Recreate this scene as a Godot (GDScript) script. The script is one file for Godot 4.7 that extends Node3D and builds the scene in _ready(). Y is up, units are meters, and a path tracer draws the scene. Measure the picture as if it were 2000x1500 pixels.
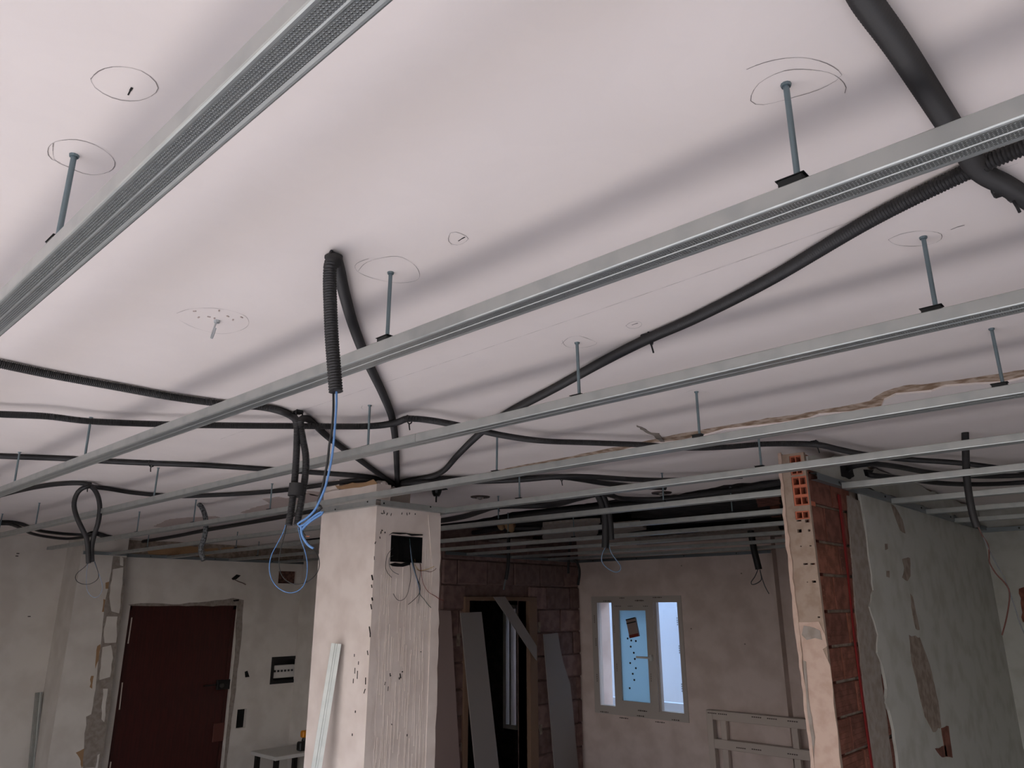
extends Node3D

# ---------------------------------------------------------------- camera constants (image taken as 2000 x 1500)
const FOCAL := 1435.0
const CAM := Vector3(0, 2.0, 0)
const PITCH := 16.786
const YAW := -47.23
const ROLL := -0.18
const U := 0.49                      # spacing unit of the ceiling grid
const CEIL := 2.671                  # underside of the plastered slab
const LV := 2.49                     # underside of the metal profiles
const DOORWALL := -8.134
const PILZ := -7.99
const LEFTZ := -8.43
const BRICKZ := -1.166
const BRICKX := 3.064
const BRICKT := 0.112
const WINX := 7.203
const BROWNZ := -5.586
const COLX := 2.30
const COLZ := -3.07
const COLW := 0.432
const COLD := 0.50
const RIGHTX := 6.2

var basis_cam: Basis
var M := {}
var used := {}
var rng := RandomNumberGenerator.new()

func _ready():
	rng.seed = 71
	# ---------------- camera
	var cam := Camera3D.new(); cam.name = "camera"
	basis_cam = Basis(Vector3.UP, deg_to_rad(YAW)) * Basis(Vector3.RIGHT, deg_to_rad(PITCH)) * Basis(Vector3.BACK, deg_to_rad(ROLL))
	cam.transform = Transform3D(basis_cam, CAM)
	cam.fov = rad_to_deg(2.0 * atan(750.0 / FOCAL)); cam.near = 0.02; cam.far = 100.0
	add_child(cam); cam.current = true
	# ---------------- sky, exposure
	var we := WorldEnvironment.new(); we.name = "world_environment"
	var env := Environment.new()
	env.background_mode = Environment.BG_SKY
	var sk := ProceduralSkyMaterial.new()
	sk.sky_top_color = Color(0.60, 0.72, 0.92); sk.sky_horizon_color = Color(1.0, 0.965, 0.92); sk.sky_curve = 0.25
	sk.ground_bottom_color = Color(0.60, 0.575, 0.55); sk.ground_horizon_color = Color(0.80, 0.775, 0.75)
	sk.sky_energy_multiplier = 2.7; sk.ground_energy_multiplier = 1.9
	var sky := Sky.new(); sky.sky_material = sk
	env.sky = sky
	env.background_energy_multiplier = 1.0
	env.tonemap_mode = Environment.TONE_MAPPER_LINEAR
	env.tonemap_exposure = 0.62
	env.sdfgi_enabled = true; env.ssao_enabled = true; env.ssil_enabled = true
	we.environment = env; add_child(we)
	# ---------------- sun through the big windows on the near side; it strikes the floor beneath the profiles
	var sun := DirectionalLight3D.new(); sun.name = "sun"
	sun.light_color = Color(1.0, 0.985, 0.98); sun.light_energy = 10.0
	sun.light_angular_distance = 0.6; sun.shadow_enabled = true
	add_child(sun)
	sun.look_at_from_position(Vector3(-5, 6, 0.5), Vector3(-5, 6, 0.5) + Vector3(1.0, -1.05, -0.12))
	make_materials()
	shell()
	column()
	brick_wall()
	far_walls()
	profiles()
	hangers()
	conduits()
	wires()
	ceiling_marks()
	loose_things()

# ================================================================ helpers: geometry of the view
func ray(px: float, py: float) -> Vector3:
	return basis_cam * Vector3((px - 1000.0) / FOCAL, -(py - 750.0) / FOCAL, -1.0)
func on_y(px, py, y) -> Vector3:
	var r := ray(px, py); return CAM + r * ((y - CAM.y) / r.y)
func on_x(px, py, x) -> Vector3:
	var r := ray(px, py); return CAM + r * (x / r.x)
func on_z(px, py, z) -> Vector3:
	var r := ray(px, py); return CAM + r * (z / r.z)
func on_c(px, py, drop := 0.0) -> Vector3:
	return on_y(px, py, CEIL - drop)
func hang(px, py, p: Vector3) -> Vector3:       # a point on the upright plane through p that faces the camera
	var f := Vector3(-basis_cam.z.x, 0, -basis_cam.z.z).normalized()
	var r := ray(px, py)
	return CAM + r * ((p - CAM).dot(f) / r.dot(f))
func pts_c(a: Array, drop: float) -> PackedVector3Array:
	var o := PackedVector3Array()
	for q in a: o.append(on_c(q[0], q[1], drop))
	return o
func pts_z(a: Array, z: float) -> PackedVector3Array:
	var o := PackedVector3Array()
	for q in a: o.append(on_z(q[0], q[1], z))
	return o
func pts_x(a: Array, x: float) -> PackedVector3Array:
	var o := PackedVector3Array()
	for q in a: o.append(on_x(q[0], q[1], x))
	return o
func pts_h(a: Array, p: Vector3) -> PackedVector3Array:
	var o := PackedVector3Array()
	for q in a: o.append(hang(q[0], q[1], p))
	return o

# ================================================================ helpers: nodes
func numbered(called: String) -> String:
	if not used.has(called):
		used[called] = 0
		return called
	used[called] += 1
	return "%s_%03d" % [called, used[called]]
func tag(o, label, category, group := "", kind := ""):
	o.set_meta("label", label); o.set_meta("category", category)
	if group: o.set_meta("group", group)
	if kind: o.set_meta("kind", kind)
	return o
func thing(called, label, category, at := Vector3.ZERO, group := ""):
	var o := Node3D.new(); o.name = numbered(called); add_child(o); o.position = at
	return tag(o, label, category, group)
func put(called, mesh, mat, parent = null):
	var o := MeshInstance3D.new()
	o.mesh = mesh
	if mat: o.material_override = mat
	o.cast_shadow = GeometryInstance3D.SHADOW_CASTING_SETTING_ON
	if parent == null:
		o.name = numbered(called); add_child(o)
	else:
		o.name = called; parent.add_child(o, true)
	return o
func part(called, mesh, mat, parent, at := Vector3.ZERO):
	var o = put(called, mesh, mat, parent); o.position = at
	return o
func struct(called, mesh, mat, label, category):
	var o = put(called, mesh, mat)
	return tag(o, label, category, "", "structure")

# ================================================================ helpers: meshes
func begin(smooth := false) -> SurfaceTool:
	var st := SurfaceTool.new(); st.begin(Mesh.PRIMITIVE_TRIANGLES)
	st.set_smooth_group(0 if smooth else -1)
	return st
func done(st: SurfaceTool) -> ArrayMesh:
	st.generate_normals(); return st.commit()
func tri(st, a, b, c):
	st.add_vertex(a); st.add_vertex(b); st.add_vertex(c)
func quad(st, a, b, c, d):     # clockwise seen from outside
	tri(st, a, b, c); tri(st, a, c, d)
func quad_out(st, a, b, c, d, out: Vector3):
	if (b - a).cross(c - a).dot(out) > 0.0: quad(st, a, d, c, b)
	else: quad(st, a, b, c, d)
func tri_out(st, a, b, c, out: Vector3):
	if (b - a).cross(c - a).dot(out) > 0.0: tri(st, a, c, b)
	else: tri(st, a, b, c)
func box_to(st, lo: Vector3, hi: Vector3):
	var m := (lo + hi) / 2; var h := (hi - lo) / 2
	obox(st, Transform3D(Basis.IDENTITY, m), h.abs())
func obox(st, t: Transform3D, h: Vector3):      # box of half size h
	for ax in 3:
		for s in [-1.0, 1.0]:
			var n := Vector3.ZERO; n[ax] = s
			var a := Vector3.ZERO; a[(ax + 1) % 3] = 1.0
			var b := Vector3.ZERO; b[(ax + 2) % 3] = 1.0
			var q := [n + a + b, n + a - b, n - a - b, n - a + b]
			quad_out(st, t * (q[0] * h), t * (q[1] * h), t * (q[2] * h), t * (q[3] * h), t.basis * n)
func cbox(st, t: Transform3D, h: Vector3, c: float):     # box with chamfered edges
	var v := func(sx, sy, sz, ax): 
		var p := Vector3(sx * (h.x - c), sy * (h.y - c), sz * (h.z - c)); p[ax] += [sx, sy, sz][ax] * c
		return t * p
	for ax in 3:
		var i := (ax + 1) % 3; var j := (ax + 2) % 3
		for s in [-1.0, 1.0]:
			var q := []
			for w in [[1, 1], [1, -1], [-1, -1], [-1, 1]]:
				var g := [0.0, 0.0, 0.0]; g[ax] = s; g[i] = w[0]; g[j] = w[1]
				q.append(v.call(g[0], g[1], g[2], ax))
			var n := Vector3.ZERO; n[ax] = s
			quad_out(st, q[0], q[1], q[2], q[3], t.basis * n)
		for s in [-1.0, 1.0]:
			for r in [-1.0, 1.0]:
				var q := []
				for e in [[-1.0, i], [1.0, i], [1.0, j], [-1.0, j]]:
					var g := [0.0, 0.0, 0.0]; g[i] = s; g[j] = r; g[ax] = e[0]
					q.append(v.call(g[0], g[1], g[2], e[1]))
				var n := Vector3.ZERO; n[i] = s; n[j] = r
				quad_out(st, q[0], q[1], q[2], q[3], t.basis * n)
	for sx in [-1.0, 1.0]:
		for sy in [-1.0, 1.0]:
			for sz in [-1.0, 1.0]:
				tri_out(st, v.call(sx, sy, sz, 0), v.call(sx, sy, sz, 1), v.call(sx, sy, sz, 2), t.basis * Vector3(sx, sy, sz))
func box_mesh(size: Vector3, c := 0.0) -> ArrayMesh:
	var st := begin()
	if c > 0.0: cbox(st, Transform3D.IDENTITY, size / 2, c)
	else: obox(st, Transform3D.IDENTITY, size / 2)
	return done(st)
func bar(st, a: Vector3, b: Vector3, w: float, t: float, side := Vector3.UP, c := 0.0):   # straight bar, w along side, t across
	var z := (b - a).normalized(); var x := side - z * side.dot(z)
	x = x.normalized(); var y := z.cross(x)
	var tf := Transform3D(Basis(x, y, z), (a + b) / 2)
	var h := Vector3(w / 2, t / 2, a.distance_to(b) / 2)
	if c > 0.0: cbox(st, tf, h, c)
	else: obox(st, tf, h)
func slab_holes(st, o: Vector3, ua: Vector3, va: Vector3, w: float, h: float, depth: Vector3, holes: Array):
	# a slab whose front lies on o + ua*[0,w] + va*[0,h]; depth points back; holes are [u0, v0, u1, v1]
	var us := [0.0, w]; var vs := [0.0, h]
	for q in holes:
		us.append(clampf(q[0], 0, w)); us.append(clampf(q[2], 0, w)); vs.append(clampf(q[1], 0, h)); vs.append(clampf(q[3], 0, h))
	us.sort(); vs.sort()
	var solid := func(i, j):
		if i < 0 or j < 0 or i >= us.size() - 1 or j >= vs.size() - 1: return false
		if us[i + 1] - us[i] < 1e-6 or vs[j + 1] - vs[j] < 1e-6: return true
		var cu = (us[i] + us[i + 1]) / 2; var cv = (vs[j] + vs[j + 1]) / 2
		for q in holes:
			if cu > q[0] and cu < q[2] and cv > q[1] and cv < q[3]: return false
		return true
	for i in us.size() - 1:
		for j in vs.size() - 1:
			if us[i + 1] - us[i] < 1e-6 or vs[j + 1] - vs[j] < 1e-6 or not solid.call(i, j): continue
			var a = o + ua * us[i] + va * vs[j]; var b = o + ua * us[i + 1] + va * vs[j]
			var c = o + ua * us[i + 1] + va * vs[j + 1]; var d = o + ua * us[i] + va * vs[j + 1]
			quad_out(st, a, b, c, d, -depth); quad_out(st, a + depth, b + depth, c + depth, d + depth, depth)
			var i2 := i - 1
			while i2 >= 0 and us[i2 + 1] - us[i2] < 1e-6: i2 -= 1
			var i3 := i + 1
			while i3 < us.size() - 1 and us[i3 + 1] - us[i3] < 1e-6: i3 += 1
			var j2 := j - 1
			while j2 >= 0 and vs[j2 + 1] - vs[j2] < 1e-6: j2 -= 1
			var j3 := j + 1
			while j3 < vs.size() - 1 and vs[j3 + 1] - vs[j3] < 1e-6: j3 += 1
			if not solid.call(i2, j): quad_out(st, a, d, d + depth, a + depth, -ua)
			if not solid.call(i3, j): quad_out(st, b, c, c + depth, b + depth, ua)
			if not solid.call(i, j2): quad_out(st, a, b, b + depth, a + depth, -va)
			if not solid.call(i, j3): quad_out(st, d, c, c + depth, d + depth, va)
func plate(st, pts: PackedVector3Array, n: Vector3, t: float):   # a flat ragged piece: outline pts, thickness t raised along n
	var ax := (pts[1] - pts[0]).normalized(); ax = (ax - n * ax.dot(n)).normalized(); var ay := n.cross(ax)
	var flat := PackedVector2Array()
	for p in pts: flat.append(Vector2((p - pts[0]).dot(ax), (p - pts[0]).dot(ay)))
	var idx := Geometry2D.triangulate_polygon(flat)
	for k in range(0, idx.size(), 3):
		tri_out(st, pts[idx[k]] + n * t, pts[idx[k + 1]] + n * t, pts[idx[k + 2]] + n * t, n)
		tri_out(st, pts[idx[k]], pts[idx[k + 1]], pts[idx[k + 2]], -n)
	var area := 0.0
	for k in flat.size():
		var p := flat[k]; var q := flat[(k + 1) % flat.size()]
		area += p.x * q.y - q.x * p.y
	for k in pts.size():
		var a := pts[k]; var b := pts[(k + 1) % pts.size()]
		var out := (b - a).cross(n) * (1.0 if area > 0 else -1.0)
		quad_out(st, a, b, b + n * t, a + n * t, out)
func plate_mesh(pts, n, t) -> ArrayMesh:
	var st := begin(); plate(st, pts, n, t); return done(st)
func rag(pts: PackedVector3Array, step: float, amp: float, n: Vector3) -> PackedVector3Array:    # breaks an outline into a ragged one
	var o := PackedVector3Array()
	for k in pts.size():
		var a := pts[k]; var b := pts[(k + 1) % pts.size()]
		var m := maxi(1, int(a.distance_to(b) / step))
		var s := (b - a).normalized().cross(n)
		for i in m:
			var p := a.lerp(b, float(i) / m)
			if i > 0: p += s * rng.randf_range(-amp, amp)
			o.append(p)
	return o
func jag(pts: PackedVector3Array, step: float, amp: float, n: Vector3) -> PackedVector3Array:     # the same for an open line
	var r := rag(pts, step, amp, n); var o := PackedVector3Array(); var last := pts[pts.size() - 1]
	for p in r:
		o.append(p)
		if p.is_equal_approx(last): break
	return o
func spline(p: PackedVector3Array, step: float) -> PackedVector3Array:
	var o := PackedVector3Array()
	for k in p.size() - 1:
		var a := p[maxi(k - 1, 0)]; var b := p[k]; var c := p[k + 1]; var d := p[mini(k + 2, p.size() - 1)]
		var m := maxi(2, int(b.distance_to(c) / 0.01))
		for i in m: o.append(b.cubic_interpolate(c, a, d, float(i) / m))
	o.append(p[p.size() - 1])
	var q := PackedVector3Array([o[0]]); var left := step
	for k in o.size() - 1:
		var a := o[k]; var b := o[k + 1]; var l := a.distance_to(b)
		while l >= left:
			a = a.move_toward(b, left); l -= left; q.append(a); left = step
		left -= l
	if q[q.size() - 1].distance_to(o[o.size() - 1]) > step * 0.3: q.append(o[o.size() - 1])
	return q
func tube(path: PackedVector3Array, r: float, sides := 10, ribbed := false, caps := true, groove := 0.79) -> ArrayMesh:
	var V := PackedVector3Array(); var N := PackedVector3Array(); var I := PackedInt32Array()
	var x := Vector3.ZERO; var n := path.size()
	var rows := 0
	for k in n:
		var t := (path[mini(k + 1, n - 1)] - path[maxi(k - 1, 0)]).normalized()
		if k == 0: x = t.cross(Vector3.UP if absf(t.y) < 0.9 else Vector3.RIGHT).normalized()
		x = (x - t * x.dot(t)).normalized(); var y := t.cross(x)
		var hi := k % 2 == 0
		var rr := r if (not ribbed or hi) else r * groove
		for copy in (2 if ribbed else 1):
			var tilt := 0.0
			if ribbed: tilt = (-0.75 if hi else 0.75) if copy == 0 else (0.75 if hi else -0.75)
			for s in sides:
				var a := TAU * s / sides; var d := x * cos(a) + y * sin(a)
				V.append(path[k] + d * rr); N.append((d + t * tilt).normalized())
			rows += 1
	var per := 2 if ribbed else 1
	for k in n - 1:
		var r0 := (k * per + per - 1) * sides; var r1 := (k + 1) * per * sides
		for s in sides:
			var s2 := (s + 1) % sides
			I.append_array([r0 + s, r1 + s, r1 + s2, r0 + s, r1 + s2, r0 + s2])
	if caps:
		for e in 2:
			var k := 0 if e == 0 else n - 1
			var base := V.size(); var t := (path[1] - path[0]).normalized() * -1.0 if e == 0 else (path[n - 1] - path[n - 2]).normalized()
			var ring := 0 if e == 0 else (rows - 1) * sides
			for s in sides: V.append(V[ring + s]); N.append(t)
			for s in range(1, sides - 1):
				if e == 0: I.append_array([base, base + s, base + s + 1])
				else: I.append_array([base, base + s + 1, base + s])
	# clockwise fronts
	var a0 := V[I[0]]; var nn := (V[I[1]] - a0).cross(V[I[2]] - a0)
	if nn.dot(N[I[0]]) > 0.0:
		for k in range(0, I.size(), 3):
			var z := I[k + 1]; I[k + 1] = I[k + 2]; I[k + 2] = z
	var ar := []; ar.resize(Mesh.ARRAY_MAX)
	ar[Mesh.ARRAY_VERTEX] = V; ar[Mesh.ARRAY_NORMAL] = N; ar[Mesh.ARRAY_INDEX] = I
	var m := ArrayMesh.new(); m.add_surface_from_arrays(Mesh.PRIMITIVE_TRIANGLES, ar)
	return m
func lathe(prof: Array, sides := 16) -> ArrayMesh:      # prof: [radius, height] from bottom to top, about y
	var st := begin()
	for k in prof.size() - 1:
		var p = prof[k]; var q = prof[k + 1]
		for s in sides:
			var a := TAU * s / sides; var b := TAU * (s + 1) / sides
			var A := Vector3(cos(a), 0, sin(a)); var B := Vector3(cos(b), 0, sin(b))
			var up := Vector3.UP
			var out: Vector3 = (A + B) * (q[1] - p[1]) + up * (p[0] - q[0]) * 2.0
			var v0: Vector3 = A * p[0] + up * p[1]; var v1: Vector3 = B * p[0] + up * p[1]
			var v2: Vector3 = B * q[0] + up * q[1]; var v3: Vector3 = A * q[0] + up * q[1]
			if p[0] > 1e-6: tri_out(st, v0, v1, v2, out)
			if q[0] > 1e-6: tri_out(st, v0, v2, v3, out)
	return done(st)
func sheet_strip(st, line: Array, t: float, z0: float, z1: float, uv := false):   # an open cross-section of sheet metal drawn along z
	var n := line.size(); var inner := []
	for k in n:
		var a: Vector2 = line[maxi(k - 1, 0)]; var b: Vector2 = line[k]; var c: Vector2 = line[mini(k + 1, n - 1)]
		var d1 := (b - a).normalized() if k > 0 else (c - b).normalized()
		var d2 := (c - b).normalized() if k < n - 1 else d1
		var m := (Vector2(-d1.y, d1.x) + Vector2(-d2.y, d2.x)).normalized()
		inner.append(b + m * t)
	for k in n - 1:
		var a: Vector2 = line[k]; var b: Vector2 = line[k + 1]; var c: Vector2 = inner[k + 1]; var d: Vector2 = inner[k]
		var no := Vector2((b - a).y, -(b - a).x)
		uvquad(st, a, b, z0, z1, Vector3(no.x, no.y, 0), uv); uvquad(st, d, c, z0, z1, Vector3(-no.x, -no.y, 0), false)
	for e in [z0, z1]:
		for k in n - 1:
			quad_out(st, v3(line[k], e), v3(line[k + 1], e), v3(inner[k + 1], e), v3(inner[k], e), Vector3(0, 0, e - (z0 + z1) / 2))
	for k in [0, n - 1]:
		var out = line[k] - line[1 if k == 0 else n - 2]
		quad_out(st, v3(line[k], z0), v3(inner[k], z0), v3(inner[k], z1), v3(line[k], z1), Vector3(out.x, out.y, 0))
func v3(p: Vector2, z: float) -> Vector3: return Vector3(p.x, p.y, z)
func uvquad(st, a: Vector2, b: Vector2, z0: float, z1: float, out: Vector3, uv: bool):
	if not uv:
		quad_out(st, v3(a, z0), v3(b, z0), v3(b, z1), v3(a, z1), out); return
	var q := [[v3(a, z0), Vector2(a.x, z0)], [v3(b, z0), Vector2(b.x, z0)], [v3(b, z1), Vector2(b.x, z1)], [v3(a, z1), Vector2(a.x, z1)]]
	var order := [0, 1, 2, 0, 2, 3]
	if (q[1][0] - q[0][0]).cross(q[2][0] - q[0][0]).dot(out) > 0: order = [0, 2, 1, 0, 3, 2]
	for k in order:
		st.set_uv(q[k][1] * 1000.0); st.add_vertex(q[k][0])

# ================================================================ materials
func noise_tex(freq: float, ramp: Array, size := 256, octaves := 4, sd := 1) -> NoiseTexture2D:
	var fn := FastNoiseLite.new(); fn.seed = sd; fn.frequency = freq; fn.fractal_octaves = octaves
	var nt := NoiseTexture2D.new(); nt.width = size; nt.height = size; nt.seamless = true; nt.noise = fn
	if ramp:
		var g := Gradient.new(); var o := PackedFloat32Array(); var c := PackedColorArray()
		for e in ramp: o.append(e[0]); c.append(e[1])
		g.offsets = o; g.colors = c; nt.color_ramp = g
	return nt
func mat(called: String, c: Color, rough := 0.8, metal := 0.0) -> StandardMaterial3D:
	var m := StandardMaterial3D.new(); m.albedo_color = c; m.roughness = rough; m.metallic = metal; m.resource_name = called
	M[called] = m
	return m
func grain(m: StandardMaterial3D, scale: float, tex: Texture2D, relief: float, height_tex: Texture2D):
	m.uv1_triplanar = true; m.uv1_world_triplanar = true; m.uv1_scale = Vector3.ONE * scale
	if tex: m.albedo_texture = tex
	if height_tex:
		m.heightmap_enabled = true; m.heightmap_texture = height_tex; m.heightmap_scale = relief
func two(a: Color, b: Color) -> Array: return [[0.25, a], [0.75, b]]

func make_materials():
	var soft := noise_tex(0.012, [], 256, 4, 3)
	var fine := noise_tex(0.06, [], 256, 4, 5)
	var W := Color.WHITE
	var m
	m = mat("ceiling_paint", Color(0.905, 0.868, 0.852), 0.93)
	grain(m, 0.9, noise_tex(0.010, [[0.2, Color(0.985, 0.985, 0.985)], [0.8, W]], 256, 4, 8), 0.015, fine)
	m = mat("wall_paint", Color(0.82, 0.795, 0.765), 0.92)
	grain(m, 0.8, noise_tex(0.012, [[0.2, Color(0.95, 0.945, 0.94)], [0.7, W]], 256, 5, 9), 0.010, fine)
	m = mat("window_wall_paint", Color(0.83, 0.765, 0.735), 0.92)
	grain(m, 0.8, noise_tex(0.012, [[0.2, Color(0.93, 0.92, 0.91)], [0.7, W]], 256, 5, 19), 0.02, fine)
	m = mat("grey_plaster", Color(0.69, 0.69, 0.665), 0.93)
	grain(m, 0.9, noise_tex(0.018, [[0.2, Color(0.93, 0.92, 0.90)], [0.6, W]], 256, 5, 10), 0.012, fine)
	m = mat("rough_plaster", Color(0.80, 0.735, 0.69), 0.95)
	grain(m, 1.6, noise_tex(0.03, [[0.2, Color(0.91, 0.89, 0.87)], [0.5, W]], 256, 5, 11), 0.02, fine)
	m = mat("column_paint", Color(0.84, 0.795, 0.765), 0.93)
	grain(m, 1.2, noise_tex(0.014, [[0.2, Color(0.95, 0.94, 0.935)], [0.7, W]], 256, 4, 52), 0.008, fine)
	m = mat("mortar", Color(0.57, 0.52, 0.475), 0.95)
	grain(m, 2.0, noise_tex(0.03, [[0.25, Color(0.85, 0.82, 0.80)], [0.7, W]], 256, 5, 12), 0.05, fine)
	m = mat("grey_mortar", Color(0.57, 0.535, 0.505), 0.95)
	grain(m, 2.0, noise_tex(0.03, [[0.25, Color(0.90, 0.88, 0.86)], [0.7, W]], 256, 5, 13), 0.04, fine)
	m = mat("bare_slab", Color(0.78, 0.70, 0.63), 0.95)
	grain(m, 2.2, noise_tex(0.03, [[0.25, Color(0.72, 0.66, 0.60)], [0.7, W]], 256, 5, 14), 0.08, fine)
	m = mat("dark_slab_shade", Color(0.155, 0.135, 0.13), 0.95)  # dark slab colour; also stands in for shade in the back room
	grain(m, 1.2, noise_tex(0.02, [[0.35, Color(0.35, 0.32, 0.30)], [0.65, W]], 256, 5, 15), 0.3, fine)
	for k in 3:
		var c: Color = [Color(0.49, 0.30, 0.24), Color(0.53, 0.33, 0.26), Color(0.45, 0.275, 0.225)][k]
		m = mat("brick%d" % k, c, 0.92)
		grain(m, 3.0, noise_tex(0.03, [[0.25, Color(0.78, 0.74, 0.70)], [0.7, W]], 128, 4, 20 + k), 0.03, fine)
	m = mat("skim", Color(0.72, 0.63, 0.575), 0.95)
	grain(m, 2.0, noise_tex(0.03, [[0.2, Color(0.95, 0.93, 0.92)], [0.6, W]], 256, 4, 50), 0.02, fine)
	m = mat("end_mortar", Color(0.60, 0.53, 0.475), 0.95)
	grain(m, 2.0, noise_tex(0.03, [[0.2, Color(0.92, 0.90, 0.88)], [0.6, W]], 256, 4, 51), 0.04, fine)
	mat("bright_brick", Color(0.70, 0.40, 0.30), 0.9)
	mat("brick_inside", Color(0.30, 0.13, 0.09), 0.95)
	for k in 3:
		var c: Color = [Color(0.50, 0.405, 0.385), Color(0.54, 0.44, 0.42), Color(0.46, 0.375, 0.355)][k]
		m = mat("block%d" % k, c, 0.95)
		grain(m, 2.0, noise_tex(0.03, [[0.2, Color(0.87, 0.85, 0.84)], [0.7, W]], 128, 4, 30 + k), 0.06, fine)
	m = mat("floor_screed", Color(0.76, 0.755, 0.755), 0.85)
	grain(m, 0.7, noise_tex(0.02, [[0.25, Color(0.86, 0.84, 0.82)], [0.7, W]], 256, 4, 16), 0.03, fine)
	# galvanised sheet, and the same with rolled dimples
	m = mat("galvanised", Color(0.71, 0.725, 0.715), 0.38, 0.82)
	grain(m, 3.0, noise_tex(0.03, [[0.3, Color(0.95, 0.955, 0.96)], [0.7, W]], 128, 3, 17), 0.0, null)
	m = mat("track_zinc", Color(0.50, 0.53, 0.545), 0.45, 0.8)
	m = mat("knurled", Color(0.60, 0.615, 0.61), 0.36, 0.85)
	var im := Image.create(64, 64, false, Image.FORMAT_RGBA8)
	for y in 64:
		for x in 64:
			var d := Vector2(x - 31.5, y - 31.5) / 32.0
			var h := clampf(1.0 - d.length() * 1.35, 0, 1); h = h * h * (3 - 2 * h)
			im.set_pixel(x, y, Color(h, h, h))
	im.bump_map_to_normal_map(22.0); im.generate_mipmaps()
	m.normal_enabled = true; m.normal_texture = ImageTexture.create_from_image(im); m.normal_scale = 1.3
	m.uv1_scale = Vector3(1.0 / 3.3, 1.0 / 4.2, 1)
	mat("rod_zinc", Color(0.45, 0.51, 0.535), 0.42, 0.7)
	mat("nut_zinc", Color(0.72, 0.74, 0.75), 0.4, 0.6)
	mat("clip_black", Color(0.085, 0.095, 0.095), 0.5, 0.3)
	mat("conduit_black", Color(0.14, 0.135, 0.138), 0.5)
	mat("conduit_dark", Color(0.115, 0.112, 0.118), 0.55)
	m = mat("conduit_grey", Color(0.42, 0.43, 0.44), 0.6)
	grain(m, 14.0, noise_tex(0.03, [[0.4, Color(0.3, 0.3, 0.3)], [0.6, W]], 128, 3, 18), 0.0, null)
	mat("wire_blue", Color(0.32, 0.48, 0.68), 0.45)
	mat("wire_pale_blue", Color(0.42, 0.50, 0.60), 0.5)
	mat("wire_black", Color(0.07, 0.065, 0.065), 0.45)
	mat("wire_brown", Color(0.30, 0.14, 0.10), 0.5)
	mat("wire_yellow", Color(0.74, 0.62, 0.36), 0.5)
	mat("wire_green", Color(0.13, 0.22, 0.19), 0.5)
	mat("wire_grey", Color(0.33, 0.34, 0.35), 0.5)
	mat("wire_red", Color(0.46, 0.16, 0.12), 0.5)
	mat("copper", Color(0.75, 0.45, 0.33), 0.35, 0.8)
	mat("box_black", Color(0.055, 0.058, 0.065), 0.35)
	m = mat("door_wood", Color(0.24, 0.072, 0.055), 0.42)
	grain(m, 1.0, noise_tex(0.02, [[0.3, Color(0.85, 0.82, 0.80)], [0.7, W]], 256, 4, 40), 0.0, null)
	m.uv1_scale = Vector3(6.0, 0.5, 6.0)
	mat("lock_steel", Color(0.35, 0.34, 0.33), 0.35, 0.8)
	mat("dark_iron", Color(0.12, 0.11, 0.105), 0.5, 0.4)
	mat("hinge_glint", Color(0.80, 0.76, 0.72), 0.7)
	mat("pale_wood", Color(0.47, 0.37, 0.30), 0.8)
	mat("drywall", Color(0.54, 0.51, 0.50), 0.9)
	mat("drywall_brown", Color(0.58, 0.50, 0.48), 0.9)
	mat("white_frame", Color(0.70, 0.665, 0.635), 0.55)
	mat("loose_frame", Color(0.76, 0.71, 0.67), 0.5)
	mat("film_print", Color(0.36, 0.315, 0.29), 0.7)
	mat("shaft_white", Color(0.81, 0.87, 0.92), 0.85)
	m = mat("frosted", Color(0.56, 0.73, 0.76), 0.9)
	m.backlight_enabled = true; m.backlight = Color(0.88, 0.96, 1.0)
	m = mat("clear_glass", Color(0.9, 0.95, 1.0, 0.06), 0.02)
	m.transparency = BaseMaterial3D.TRANSPARENCY_ALPHA
	mat("pencil", Color(0.50, 0.47, 0.46), 0.9)
	mat("pencil_soft", Color(0.60, 0.565, 0.55), 0.9)
	mat("tick_black", Color(0.09, 0.085, 0.085), 0.8)
	mat("laser_red", Color(0.44, 0.03, 0.025), 0.8)
	mat("ochre", Color(0.60, 0.475, 0.35), 0.95); mat("brown_plate", Color(0.33, 0.17, 0.14), 0.6)
	m = mat("brown_board", Color(0.42, 0.30, 0.26), 0.9); grain(m, 5.0, noise_tex(0.03, [[0.3, Color(0.7, 0.66, 0.64)], [0.7, W]], 128, 4, 53), 0.0, null)
	mat("scaled_plaster", Color(0.72, 0.655, 0.63), 0.95)
	mat("foam", Color(0.62, 0.50, 0.37), 0.9)
	mat("white_plastic", Color(0.80, 0.79, 0.77), 0.5)
	mat("tool_yellow", Color(0.82, 0.52, 0.06), 0.45)
	mat("lamp_chrome", Color(0.82, 0.80, 0.78), 0.12, 1.0)
	mat("lamp_ring", Color(0.32, 0.27, 0.25), 0.4, 0.6)
	mat("hole_dark", Color(0.03, 0.026, 0.025), 0.9)

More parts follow.
